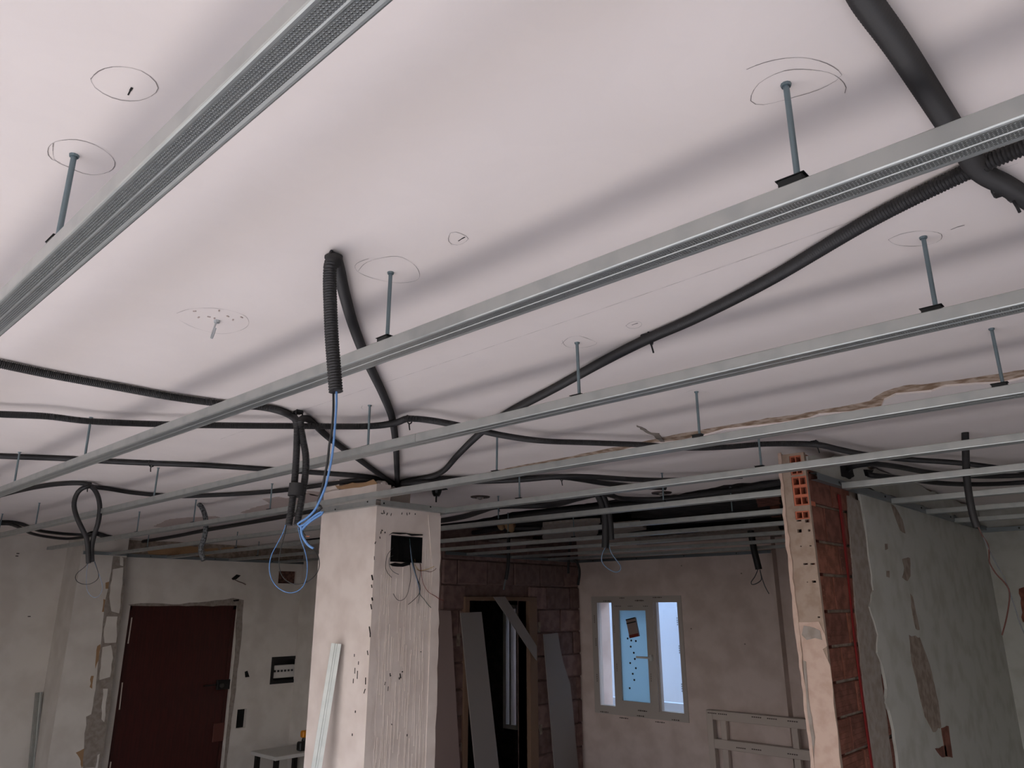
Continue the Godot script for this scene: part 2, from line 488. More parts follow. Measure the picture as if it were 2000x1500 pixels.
# ================================================================ the setting
func shell():
	var st := begin(); box_to(st, Vector3(-2.2, -0.12, -8.9), Vector3(7.7, 0, 3.2))
	struct("floor", done(st), M.floor_screed, "pale bare screed floor of the gutted flat", "floor")
	# ceiling: bare slab behind, one ragged plaster layer in front on each side of the torn-out partition line
	st = begin()
	box_to(st, Vector3(-2.2, CEIL + 0.007, -8.9), Vector3(3.98, CEIL + 0.25, 3.2))
	box_to(st, Vector3(3.98, CEIL + 0.007, -1.25), Vector3(6.5, CEIL + 0.25, 3.2))
	var ceil = struct("ceiling", done(st), M.bare_slab, "plastered off-white ceiling with a torn strip of bare mortar, conduits and pencil marks", "ceiling")
	var tear := pts_c([[2000, 722], [1945, 731], [1890, 739], [1835, 746], [1800, 751], [1765, 753], [1735, 762], [1712, 773], [1698, 783], [1640, 795], [1585, 804], [1560, 810], [1500, 816], [1450, 826], [1400, 834], [1345, 844], [1300, 853], [1262, 861], [1215, 871], [1160, 882], [1100, 894], [1050, 903], [1000, 912], [960, 921], [920, 930]], 0)
	var a := PackedVector3Array([Vector3(-2.2, CEIL, 3.2), Vector3(tear[0].x, CEIL, 3.2), Vector3(tear[0].x, CEIL, 0.4)])
	for k in tear.size():
		a.append(tear[k])
		if k < tear.size() - 1:
			for f in [0.34, 0.67]: a.append(tear[k].lerp(tear[k + 1], f) + Vector3(rng.randf_range(-0.006, 0.006), 0, 0))
	a.append(Vector3(2.70, CEIL, -3.3)); a.append(Vector3(2.70, CEIL, -8.9)); a.append(Vector3(-2.2, CEIL, -8.9))
	part("plaster_layer", plate_mesh(a, Vector3.UP, 0.007), M.ceiling_paint, ceil)
	var b := PackedVector3Array()
	b.append(Vector3(2.70, CEIL, -8.9)); b.append(Vector3(2.70, CEIL, -3.3))
	for k in range(tear.size() - 1, -1, -1):
		var w := 0.10 + 0.03 * sin(k * 1.7)
		if k >= tear.size() - 2: w = 0.03
		b.append(tear[k] + Vector3(w, 0, 0))
	b.append(Vector3(tear[0].x + 0.1, CEIL, 3.2)); b.append(Vector3(6.5, CEIL, 3.2)); b.append(Vector3(6.5, CEIL, -1.24)); b.append(Vector3(4.07, CEIL, -1.26))
	var tear2 := pts_c([[1517, 937], [1475, 942], [1440, 944], [1405, 950], [1382, 955], [1340, 962], [1325, 966], [1300, 967], [1280, 971], [1240, 973], [1200, 976], [1157, 982], [1130, 985], [1092, 990], [1050, 995], [1000, 1000], [960, 1010], [920, 1017]], 0)
	for k in tear2.size():
		b.append(tear2[k])
		if k < tear2.size() - 1:
			for f in [0.34, 0.67]: b.append(tear2[k].lerp(tear2[k + 1], f) + Vector3(rng.randf_range(-0.02, 0.02), 0, 0))
	b.append(Vector3(tear2[tear2.size() - 1].x, CEIL, -8.9))
	part("plaster_layer", plate_mesh(b, Vector3.UP, 0.007), M.ceiling_paint, ceil)
	# crack beside the torn strip, and scaly patches near the entrance
	part("crack", plate_mesh(rag(pts_c([[1243, 830], [1262, 838], [1272, 845], [1288, 846], [1298, 862], [1290, 862], [1278, 851], [1262, 844], [1250, 837]], 0.0), 0.02, 0.004, Vector3.UP), Vector3.DOWN, 0.003), M.grey_mortar, ceil)
	for q in [[[512, 974], [545, 970], [560, 973], [600, 962], [650, 975], [640, 985], [560, 992], [500, 1003], [470, 1001], [500, 990], [530, 984]], [[600, 958], [640, 962], [641, 970], [605, 966]],
		[[300, 1028], [330, 1014], [372, 1010], [420, 1008], [440, 1014], [380, 1022], [330, 1030]]]:
		part("scaled_patch", plate_mesh(rag(pts_c(q, 0.0), 0.03, 0.008, Vector3.UP), Vector3.DOWN, 0.003), M.scaled_plaster, ceil)
	# the stripped bay beyond: dark underside of the slab, with remains of plaster
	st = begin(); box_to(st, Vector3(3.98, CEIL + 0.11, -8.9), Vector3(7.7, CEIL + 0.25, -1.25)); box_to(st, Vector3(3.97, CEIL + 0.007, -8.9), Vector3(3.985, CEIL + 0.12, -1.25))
	var bay = struct("ceiling_stripped", done(st), M.dark_slab_shade, "dark stripped underside of the slab over the bay with the white window", "ceiling")
	for q in [[[1060, 1020], [1150, 1012], [1172, 1012], [1165, 1044], [1060, 1050]], [[1175, 1022], [1250, 1016], [1262, 1030], [1180, 1044]], [[1240, 1052], [1400, 1036], [1520, 1026], [1530, 1056], [1400, 1066], [1250, 1074]], [[870, 1060], [1000, 1052], [1080, 1055], [960, 1068]]]:
		part("plaster_remains", plate_mesh(rag(pts_c(q, 0.0), 0.08, 0.012, Vector3.UP), Vector3.DOWN, 0.02), M.grey_mortar, bay)
		st = begin(); var cc := Vector3.ZERO
		var pp := pts_c(q, 0.0)
		for p in pp: cc += p / pp.size()
		box_to(st, cc + Vector3(-0.06, 0, -0.06), cc + Vector3(0.06, 0.115, 0.06)); part("rib", done(st), M.dark_slab_shade, bay)
	for q in [[[1475, 968], [1522, 962], [1524, 985], [1480, 991]], [[1505, 1003], [1524, 1001], [1525, 1010], [1508, 1011]]]:
		part("terracotta_block", plate_mesh(rag(pts_c(q, -0.05), 0.06, 0.008, Vector3.UP), Vector3.UP, 0.07), M.brick0, bay)
	# wall with the big windows (behind the picture, on the near side), rear wall and the added partition beside the camera
	st = begin()
	slab_holes(st, Vector3(-1.9, 0, -8.9), Vector3(0, 0, 1), Vector3.UP, 12.1, 3.0, Vector3(-0.3, 0, 0), [[4.6, 0.75, 6.6, 2.55], [6.75, 0.75, 8.75, 2.55], [8.9, 0.75, 10.9, 2.55]])
	struct("wall_west", done(st), M.wall_paint, "painted outer wall with two wide window openings on the near side", "wall")
	st = begin(); box_to(st, Vector3(-5.2, -0.15, -5.5), Vector3(-2.2, -0.02, 3.6))  # unseen balcony slab added to bounce sun up to the ceiling
	struct("added_balcony_slab", done(st), M.floor_screed, "pale balcony slab added outside the big west windows to bounce sunlight indoors", "floor")
	st = begin(); slab_holes(st, Vector3(-2.2, 0, 3.0), Vector3.RIGHT, Vector3.UP, 9.9, 3.0, Vector3(0, 0, 0.2), [[0.6, 0.8, 2.6, 2.5]])  # window opening added out of view to light the walls facing it
	struct("wall_south", done(st), M.wall_paint, "painted rear wall with one window opening added for more light", "wall")
	st = begin(); box_to(st, Vector3(2.95, 0, 1.25), Vector3(6.6, CEIL + 0.02, 1.38))  # unseen partition put in to hold window light off the small room
	struct("wall_south_blocker", done(st), M.grey_plaster, "grey partition added on the near side to block light into the small room", "wall")
	# end walls
	st = begin(); box_to(st, Vector3(-2.2, 0, LEFTZ - 0.3), Vector3(2.9, 3.0, LEFTZ))
	var lw = struct("wall_northwest", done(st), M.wall_paint, "plain off-white wall left of the pilaster, reaching the ceiling", "wall")
	var dash := begin()
	for q in [[35, 1081], [33, 1086], [57, 1204]]:
		var p := on_z(q[0], q[1], LEFTZ); obox(dash, Transform3D(Basis.IDENTITY, p), Vector3(0.012, 0.004, 0.002))
	part("scuff", done(dash), M.dark_iron, lw)
	var x0 := on_z(159, 1084, PILZ).x; var x1 := on_z(247, 1092, PILZ).x
	st = begin(); box_to(st, Vector3(x0, 0, LEFTZ - 0.1), Vector3(x1, CEIL + 0.1, PILZ))
	var pil = struct("pilaster", done(st), M.wall_paint, "shallow wall pier beside the entrance door with its right edge hacked off", "pillar")
	pil.set_meta("kind", "structure")
	# stripped edge of the pier: darker bed, lumps of plaster left on it
	part("stripped_strip", plate_mesh(rag(pts_z([[221, 1086], [247, 1089], [239, 1170], [226, 1290], [208, 1420], [198, 1500], [162, 1500], [168, 1400], [178, 1395], [188, 1330], [198, 1250], [206, 1170], [214, 1130]], PILZ), 0.07, 0.008, Vector3.BACK), Vector3.BACK, 0.004), M.grey_mortar, pil)
	for q in [[[234, 1086], [240, 1090], [240, 1106], [234, 1104]], [[220, 1112], [240, 1108], [237, 1150], [232, 1198], [217, 1194], [213, 1165]], [[208, 1204], [229, 1204], [226, 1255], [204, 1256], [202, 1240]], [[200, 1264], [216, 1260], [220, 1285], [214, 1322], [194, 1328], [197, 1290]], [[201, 1345], [210, 1345], [203, 1410], [198, 1405]], [[190, 1475], [194, 1472], [190, 1500], [186, 1500]]]:
		part("plaster_lump", plate_mesh(rag(pts_z(q, PILZ + 0.003), 0.05, 0.006, Vector3.BACK), Vector3.BACK, 0.010), M.wall_paint, pil)
	for q in [[[206, 1138], [213, 1136], [211, 1150], [206, 1150]], [[202, 1170], [207, 1172], [204, 1195], [199, 1195]], [[190, 1262], [196, 1258], [192, 1290], [186, 1306]], [[178, 1320], [183, 1320], [180, 1345], [175, 1342]], [[148, 1470], [164, 1462], [166, 1478], [160, 1500], [155, 1480]]]:
		part("ochre_stain", plate_mesh(rag(pts_z(q, PILZ), 0.03, 0.006, Vector3.BACK), Vector3.BACK, 0.0025), M.ochre, pil)
	# entrance wall with the door opening and recesses
	var wl := x1 - 0.1; var wr := 7.4
	var hole := func(l, t, r, bt): 
		var p := on_z(l, t, DOORWALL); var q := on_z(r, bt, DOORWALL)
		return [p.x - wl, q.y, q.x - wl, p.y]
	var d0 := on_z(255, 1181, DOORWALL); var d1 := on_z(465, 1181, DOORWALL)
	var door_hole := [d0.x - wl, 0.0, d1.x - wl, d0.y]
	var panel_hole = hole.call(534, 1286, 601, 1327); var socket_hole = hole.call(464, 1386, 479, 1421); var wood_hole = hole.call(545, 1115, 577, 1140)
	st = begin(); slab_holes(st, Vector3(wl, 0, DOORWALL), Vector3.RIGHT, Vector3.UP, wr - wl, 3.0, Vector3(0, 0, -0.12), [door_hole, panel_hole, socket_hole, wood_hole])
	box_to(st, Vector3(wl, 0, DOORWALL - 0.3), Vector3(wr, 3.0, DOORWALL - 0.12))
	var nw = struct("wall_north", done(st), M.wall_paint, "grey-white wall around the dark entrance door, with cut recesses and cable holes", "wall")
	# raw upper strip above the metal track: stained plaster
	part("raw_band", plate_mesh(rag(PackedVector3Array([Vector3(wl, LV + 0.03, DOORWALL), Vector3(6.2, LV + 0.03, DOORWALL), Vector3(6.2, CEIL - 0.005, DOORWALL), Vector3(wl, CEIL - 0.005, DOORWALL)]), 0.3, 0.01, Vector3.BACK), Vector3.BACK, 0.003), M.mortar, nw)
	for q in [[[285, 1070], [330, 1064], [395, 1068], [392, 1078], [345, 1085], [290, 1082]], [[432, 1070], [457, 1068], [458, 1075], [432, 1076]], [[400, 1072], [425, 1070], [430, 1080], [402, 1086]]]:
		part("ochre_stain", plate_mesh(rag(pts_z(q, DOORWALL + 0.003), 0.08, 0.012, Vector3.BACK), Vector3.BACK, 0.002), M.ochre, nw)
	# pale rough reveals round the door
	part("patched_edge", plate_mesh(rag(pts_z([[250, 1181], [300, 1178], [352, 1180], [455, 1168], [476, 1172], [472, 1240], [462, 1330], [448, 1440], [442, 1500], [436, 1500], [446, 1400], [456, 1300], [463, 1183], [256, 1183]], DOORWALL), 0.09, 0.008, Vector3.BACK), Vector3.BACK, 0.004), M.grey_mortar, nw)
	for q in [[[452, 1130], [462, 1122], [470, 1124], [462, 1131], [455, 1133]], [[478, 1312], [483, 1310], [487, 1322], [479, 1323]], [[455, 1172], [467, 1170], [466, 1174], [456, 1175]]]:
		part("cable_hole", plate_mesh(pts_z(q, DOORWALL), Vector3.BACK, 0.004), M.hole_dark, nw)
	part("cable_stub", tube(spline(pts_z([[458, 1132], [466, 1136], [475, 1139], [480, 1142]], DOORWALL + 0.02), 0.02), 0.004, 6), M.wire_brown, nw)
	# door leaf
	var dr = thing("door_1", "dark red-brown wooden entrance door with lock and steel plate", "door", Vector3.ZERO); dr.set_meta("kind", "structure")
	var dz := DOORWALL - 0.045
	st = begin()
	cbox(st, Transform3D(Basis.IDENTITY, Vector3((d0.x + d1.x) / 2, d0.y / 2, dz - 0.03)), Vector3((d1.x - d0.x) / 2 - 0.012, d0.y / 2 - 0.008, 0.03), 0.006)
	part("leaf", done(st), M.door_wood, dr)
	st = begin()
	box_to(st, Vector3(d0.x, 0, dz - 0.07), Vector3(d0.x + 0.035, d0.y, dz + 0.012)); box_to(st, Vector3(d1.x - 0.035, 0, dz - 0.07), Vector3(d1.x, d0.y, dz + 0.012)); box_to(st, Vector3(d0.x, d0.y - 0.05, dz - 0.07), Vector3(d1.x, d0.y, dz + 0.012))
	part("jamb", done(st), M.door_wood, dr)
	for q in [[[257.5, 1206], [250, 1257]], [[239, 1333], [233, 1386]], [[216.5, 1488], [213, 1510]]]:
		st = begin(); bar(st, on_z(q[0][0], q[0][1], dz + 0.016), on_z(q[1][0], q[1][1], dz + 0.016), 0.010, 0.008, Vector3.RIGHT)
		part("hinge", done(st), M.hinge_glint, dr)  # pale colour stands for the glint on the steel hinges
	var lk := on_z(436, 1337, dz + 0.02)
	st = begin(); cbox(st, Transform3D(Basis.IDENTITY, lk), Vector3(0.075, 0.05, 0.022), 0.006); bar(st, lk + Vector3(0.05, 0.02, 0), lk + Vector3(0.16, 0.045, 0), 0.03, 0.03, Vector3.UP)
	part("lock", done(st), M.dark_iron, dr)
	var knob = part("latch_knob", lathe([[0.0, 0.0], [0.022, 0.0], [0.026, 0.012], [0.018, 0.022], [0.0, 0.024]], 12), M.lock_steel, dr, lk + Vector3(-0.03, -0.005, 0.02)); knob.rotation.x = PI / 2
	st = begin(); bar(st, lk + Vector3(-0.07, 0.004, 0), lk + Vector3(-0.22, 0.0, 0), 0.014, 0.014, Vector3.UP); part("latch_bolt", done(st), M.dark_iron, dr)
	var pl0 := on_z(417, 1413, dz); var pl1 := on_z(441, 1446, dz)
	st = begin(); cbox(st, Transform3D(Basis.IDENTITY, Vector3((pl0.x + pl1.x) / 2, (pl0.y + pl1.y) / 2, dz + 0.008)), Vector3((pl1.x - pl0.x) / 2, (pl0.y - pl1.y) / 2, 0.008), 0.004)
	part("cover_plate", done(st), M.brown_plate, dr)
	# wood-coloured recess
	var e0 := Vector3(wl + wood_hole[0], wood_hole[1], DOORWALL - 0.03); var e1 := Vector3(wl + wood_hole[2], wood_hole[3], DOORWALL - 0.08)
	st = begin(); box_to(st, e0, e1); part("exposed_brick", done(st), M.brown_board, nw)
	# slot for a switch
	st = begin(); box_to(st, Vector3(wl + socket_hole[0], socket_hole[1], DOORWALL - 0.05), Vector3(wl + socket_hole[2], socket_hole[3], DOORWALL - 0.08)); part("switch_recess", done(st), M.hole_dark, nw)
	# fuse board
	var fb = thing("fuse_board", "recessed open fuse board with a row of breakers, right of the entrance door", "fuse board", Vector3(wl + panel_hole[0], panel_hole[1], DOORWALL))
	var pw: float = panel_hole[2] - panel_hole[0]; var ph: float = panel_hole[3] - panel_hole[1]
	st = begin(); box_to(st, Vector3(0, 0, -0.10), Vector3(pw, ph, -0.085)); part("back_box", done(st), M.box_black, fb)
	st = begin(); slab_holes(st, Vector3(-0.02, -0.02, 0.008), Vector3.RIGHT, Vector3.UP, pw + 0.03, ph + 0.035, Vector3(0, 0, -0.02), [[0.035, 0.035, pw * 0.68, ph], [pw * 0.70, 0.03, pw, ph]]); part("rim", done(st), M.box_black, fb)
	st = begin(); cbox(st, Transform3D(Basis.IDENTITY, Vector3(pw * 0.34, ph * 0.42, -0.05)), Vector3(pw * 0.30, ph * 0.27, 0.03), 0.006)
	var br = part("breaker_row", done(st), M.white_plastic, fb)
	for k in 6: part("toggle", box_mesh(Vector3(0.022, 0.022, 0.02), 0.003), M.box_black, br, Vector3(pw * (0.085 + 0.093 * k), ph * 0.45, -0.015))
	part("cable", tube(spline(PackedVector3Array([Vector3(pw * 0.9, ph * 0.95, -0.03), Vector3(pw * 0.95, ph * 0.5, -0.02), Vector3(pw * 0.85, ph * 0.15, -0.03), Vector3(pw * 0.75, ph * 0.2, -0.05)]), 0.02), 0.009, 8), M.wire_grey, fb)
	# corridor return wall hidden by the column
	st = begin(); box_to(st, Vector3(5.02, 0, DOORWALL), Vector3(5.17, CEIL + 0.1, BROWNZ - 0.15))
	struct("wall_return", done(st), M.wall_paint, "short wall running back behind the white column", "wall")
	# wall over the small room
	st = begin(); box_to(st, Vector3(RIGHTX, 0, BRICKZ - 0.2), Vector3(RIGHTX + 0.3, CEIL + 0.1, 1.4))
	var rw = struct("wall_east_inner", done(st), M.grey_plaster, "grey side wall at the right edge of the picture, with a thin cable", "wall")
	part("brick_patch", plate_mesh(rag(pts_x([[1990, 1150], [2004, 1145], [2008, 1215], [1998, 1215]], RIGHTX), 0.03, 0.006, Vector3.LEFT), Vector3.LEFT, 0.003), M.brick0, rw)
	st = begin(); box_to(st, Vector3(WINX, 0, BRICKZ - 0.13), Vector3(WINX + 0.4, 3.0, BRICKZ + 0.0)); box_to(st, Vector3(RIGHTX + 0.25, 0, BRICKZ - 0.11), Vector3(WINX + 0.3, 3.0, BRICKZ - 0.01))
	struct("wall_corner", done(st), M.grey_plaster, "hidden corner wall behind the brick partition", "wall")

# ================================================================ the white column
func column():
	var st := begin()
	var j0 := on_z(764, 1045, COLZ); var j1 := on_z(823, 1100, COLZ)
	var bh := [j0.x - COLX, j1.y, j1.x - COLX, j0.y]
	slab_holes(st, Vector3(COLX, 0, COLZ), Vector3.RIGHT, Vector3.UP, COLW, LV + 0.002, Vector3(0, 0, -0.09), [bh])
	box_to(st, Vector3(COLX, 0, COLZ - COLD), Vector3(COLX + COLW, LV + 0.002, COLZ - 0.09))
	var col = struct("column", done(st), M.column_paint, "square white plastered column in the middle, combed rough on its right face", "column")
	# raised plaster skins with broken edges
	var right := PackedVector3Array([Vector3(COLX + COLW - 0.07, 0.0, COLZ), Vector3(COLX + COLW + 0.004, 0.0, COLZ)])
	var y := 0.1
	while y < LV - 0.03:
		right.append(Vector3(COLX + COLW + rng.randf_range(-0.002, 0.009), y, COLZ)); y += rng.randf_range(0.03, 0.07)
	right.append(Vector3(COLX + COLW + 0.002, LV - 0.015, COLZ)); right.append(Vector3(COLX + COLW - 0.09, LV - 0.015, COLZ)); right.append(Vector3(COLX + COLW - 0.05, LV - 0.3, COLZ))
	part("plaster_skin", plate_mesh(right, Vector3.BACK, 0.005), M.column_paint, col)
	var corner := PackedVector3Array([Vector3(COLX - 0.003, 0.0, COLZ)])
	corner.append(Vector3(COLX + 0.05, 0.0, COLZ))
	y = 0.05
	while y < LV - 0.05:
		corner.append(Vector3(COLX + 0.035 + rng.randf_range(-0.018, 0.018), y, COLZ)); y += rng.randf_range(0.03, 0.08)
	corner.append(Vector3(COLX + 0.02, LV - 0.01, COLZ)); corner.append(Vector3(COLX - 0.003, LV - 0.01, COLZ))
	part("plaster_skin", plate_mesh(corner, Vector3.BACK, 0.003), M.column_paint, col)
	# combed ridges on the right face
	st = begin()
	for k in 150:
		var x := COLX + 0.05 + rng.randf() * (COLW - 0.09)
		var c := rng.randf_range(1.15, 2.30); var l := rng.randf_range(0.06, 0.30)
		if x > j0.x - 0.03 and x < j1.x + 0.02 and c + l / 2 > j1.y - 0.02: continue
		var w := rng.randf_range(0.0008, 0.0016)
		obox(st, Transform3D(Basis(Vector3.BACK, rng.randf_range(-0.03, 0.02)), Vector3(x, c, COLZ)), Vector3(w, l / 2, rng.randf_range(0.0012, 0.0026)))
	var ridges = part("combed_ridges", done(st), M.column_paint, col); ridges.set_meta("kind", "stuff")
	# dark nicks where old paint shows
	st = begin()
	for q in [[733, 1060, 2, 5], [731, 1090, 1, 7], [727, 1128, 3, 10], [726, 1145, 2, 6], [727, 1170, 3, 6], [725, 1185, 2, 10], [722, 1230, 2, 12], [723, 1240, 2, 8], [718, 1275, 1.5, 8], [714, 1330, 1.5, 12], [712, 1350, 1.5, 8], [746, 1036, 3, 2], [744, 1040, 2, 5], [742, 1050, 2, 4], [750, 1000, 1, 7], [746, 1003, 6, 1], [756, 1004, 1, 5], [764, 1005, 1, 5], [785, 1003, 1, 4], [795, 1004, 1, 5], [800, 1003, 1, 4], [811, 1004, 1.5, 3], [752, 1040, 2, 3], [782, 1320, 2, 9], [786, 1312, 3, 2], [780, 1325, 2, 4], [822, 1273, 3, 1.5], [795, 1436, 2, 4], [765, 1415, 1.5, 3], [762, 1318, 1.5, 6], [752, 1335, 1, 6], [758, 1345, 1, 8], [763, 1320, 3, 1]]:
		var p := on_z(q[0], q[1], COLZ + 0.003); var s := 0.0026
		obox(st, Transform3D(Basis(Vector3.BACK, rng.randf_range(-0.4, 0.4)), p), Vector3(q[2] * s * 0.45, q[3] * s * 0.5, 0.0012))
	for q in [[693, 1310, 1, 10], [698, 1318, 1, 14], [690, 1330, 1, 8], [700, 1295, 1, 6], [694, 1390, 1.5, 4], [688, 1435, 1.5, 4], [692, 1280, 1, 5]]:
		var p := on_x(q[0], q[1], COLX - 0.001)
		obox(st, Transform3D(Basis.IDENTITY, p), Vector3(0.0008, q[3] * 0.0013, q[2] * 0.002))
	var nick = part("dark_nicks", done(st), M.dark_iron, col); nick.set_meta("kind", "stuff")
	# neck above the track, open on the front where the conduits come down
	st = begin()
	box_to(st, Vector3(COLX + 0.006, LV, COLZ - COLD), Vector3(COLX + 0.10, CEIL - 0.062, COLZ - 0.02)); box_to(st, Vector3(COLX + 0.02, LV, COLZ - COLD), Vector3(COLX + 0.10, CEIL + 0.02, COLZ - COLD + 0.12))
	box_to(st, Vector3(COLX + 0.10, LV, COLZ - COLD), Vector3(COLX + COLW - 0.02, CEIL + 0.02, COLZ - 0.24))
	part("neck", done(st), M.column_paint, col)
	part("ochre_stain", plate_mesh(rag(pts_x([[655, 948], [700, 944], [730, 936], [738, 945], [720, 948], [690, 953], [660, 955]], COLX + 0.006), 0.05, 0.008, Vector3.LEFT), Vector3.LEFT, 0.002), M.ochre, col)
	st = begin()
	for q in [[737, 952, 0.02], [742, 948, 0.028], [748, 955, 0.022], [752, 945, 0.016]]:
		var p := on_z(q[0], q[1], COLZ - 0.05)
		cbox(st, Transform3D(Basis.from_euler(Vector3(q[2] * 40, q[2] * 77, 0.4)), p), Vector3(q[2], q[2] * 0.7, q[2] * 0.8), q[2] * 0.25)
	part("broken_lump", done(st), M.column_paint, col)
	# flush box with torn rim
	var jb = thing("junction_box", "black flush junction box in the white column, open and full of wires", "junction box", j0)
	var bw := j1.x - j0.x; var bhh := j0.y - j1.y
	st = begin()
	box_to(st, Vector3(0, -bhh, -0.075), Vector3(bw, 0, -0.07))
	box_to(st, Vector3(0, -bhh, -0.07), Vector3(0.004, 0, 0.002)); box_to(st, Vector3(bw - 0.004, -bhh, -0.07), Vector3(bw, 0, 0.003)); box_to(st, Vector3(0, -0.004, -0.07), Vector3(bw, 0, 0.002)); box_to(st, Vector3(0, -bhh, -0.07), Vector3(bw, -bhh + 0.004, 0.004))
	part("shell", done(st), M.box_black, jb)
	st = begin(); box_to(st, Vector3(bw * 0.52, -bhh, -0.07), Vector3(bw * 0.54, 0, -0.03)); part("divider", done(st), M.box_black, jb)
	for k in 2:
		var kn = part("knockout", lathe([[0.014, 0.0], [0.018, 0.0], [0.018, 0.003], [0.014, 0.003]], 14), M.box_black, jb, Vector3(bw * 0.30, -bhh * (0.42 + 0.30 * k), -0.07)); kn.rotation.x = PI / 2
	st = begin()
	var torn := PackedVector3Array()
	for q in [[759, 1045], [765, 1042], [780, 1044], [794, 1043], [803, 1047], [824, 1046], [824, 1044], [804, 1043], [790, 1041], [766, 1040]]: torn.append(on_z(q[0], q[1], COLZ) - j0)
	plate(st, torn, Vector3.BACK, 0.008)
	var torn2 := PackedVector3Array()
	for q in [[760, 1102], [770, 1099], [782, 1101], [792, 1098], [800, 1099], [800, 1103], [786, 1107], [775, 1107], [766, 1106]]: torn2.append(on_z(q[0], q[1], COLZ) - j0)
	part("torn_plaster_rim", done(st), M.box_black, jb)
	st = begin(); plate(st, torn2, Vector3.BACK, 0.007)
	part("torn_plaster_rim", done(st), M.box_black, jb)
	# metal track round the column
	var tr = thing("column_track", "galvanised wall track screwed round the top of the white column", "metal track", Vector3(COLX, LV, COLZ), "wall tracks")
	var ln := [Vector2(0.030, 0.0), Vector2(0.0, 0.0), Vector2(0.0, 0.028), Vector2(0.030, 0.028)]
	st = begin(); sheet_strip(st, flip(ln, -0.030), 0.0008, -COLD, 0.03); part("left_side", done(st), M.galvanised, tr)
	st = begin(); sheet_strip(st, ln, 0.0008, 0, COLW + 0.02)
	var ts = part("right_side", done(st), M.galvanised, tr); ts.rotation.y = PI / 2; ts.position = Vector3(0, 0, 0.030)
	for q in [[655, 995], [718, 980]]:
		part("screw", lathe([[0.0, 0.0], [0.005, 0.0], [0.003, 0.003], [0.0, 0.003]], 8), M.clip_black, tr, on_x(q[0], q[1], COLX - 0.031) - tr.position).rotation.z = PI / 2
	for q in [[750, 983], [841, 990]]:
		part("screw", lathe([[0.0, 0.0], [0.005, 0.0], [0.003, 0.003], [0.0, 0.003]], 8), M.clip_black, tr, on_z(q[0], q[1], COLZ + 0.031) - tr.position).rotation.x = PI / 2

func flip(l: Array, dx: float) -> Array:
	var o := []
	for p in l: o.append(Vector2(p.x + dx, p.y))
	return o

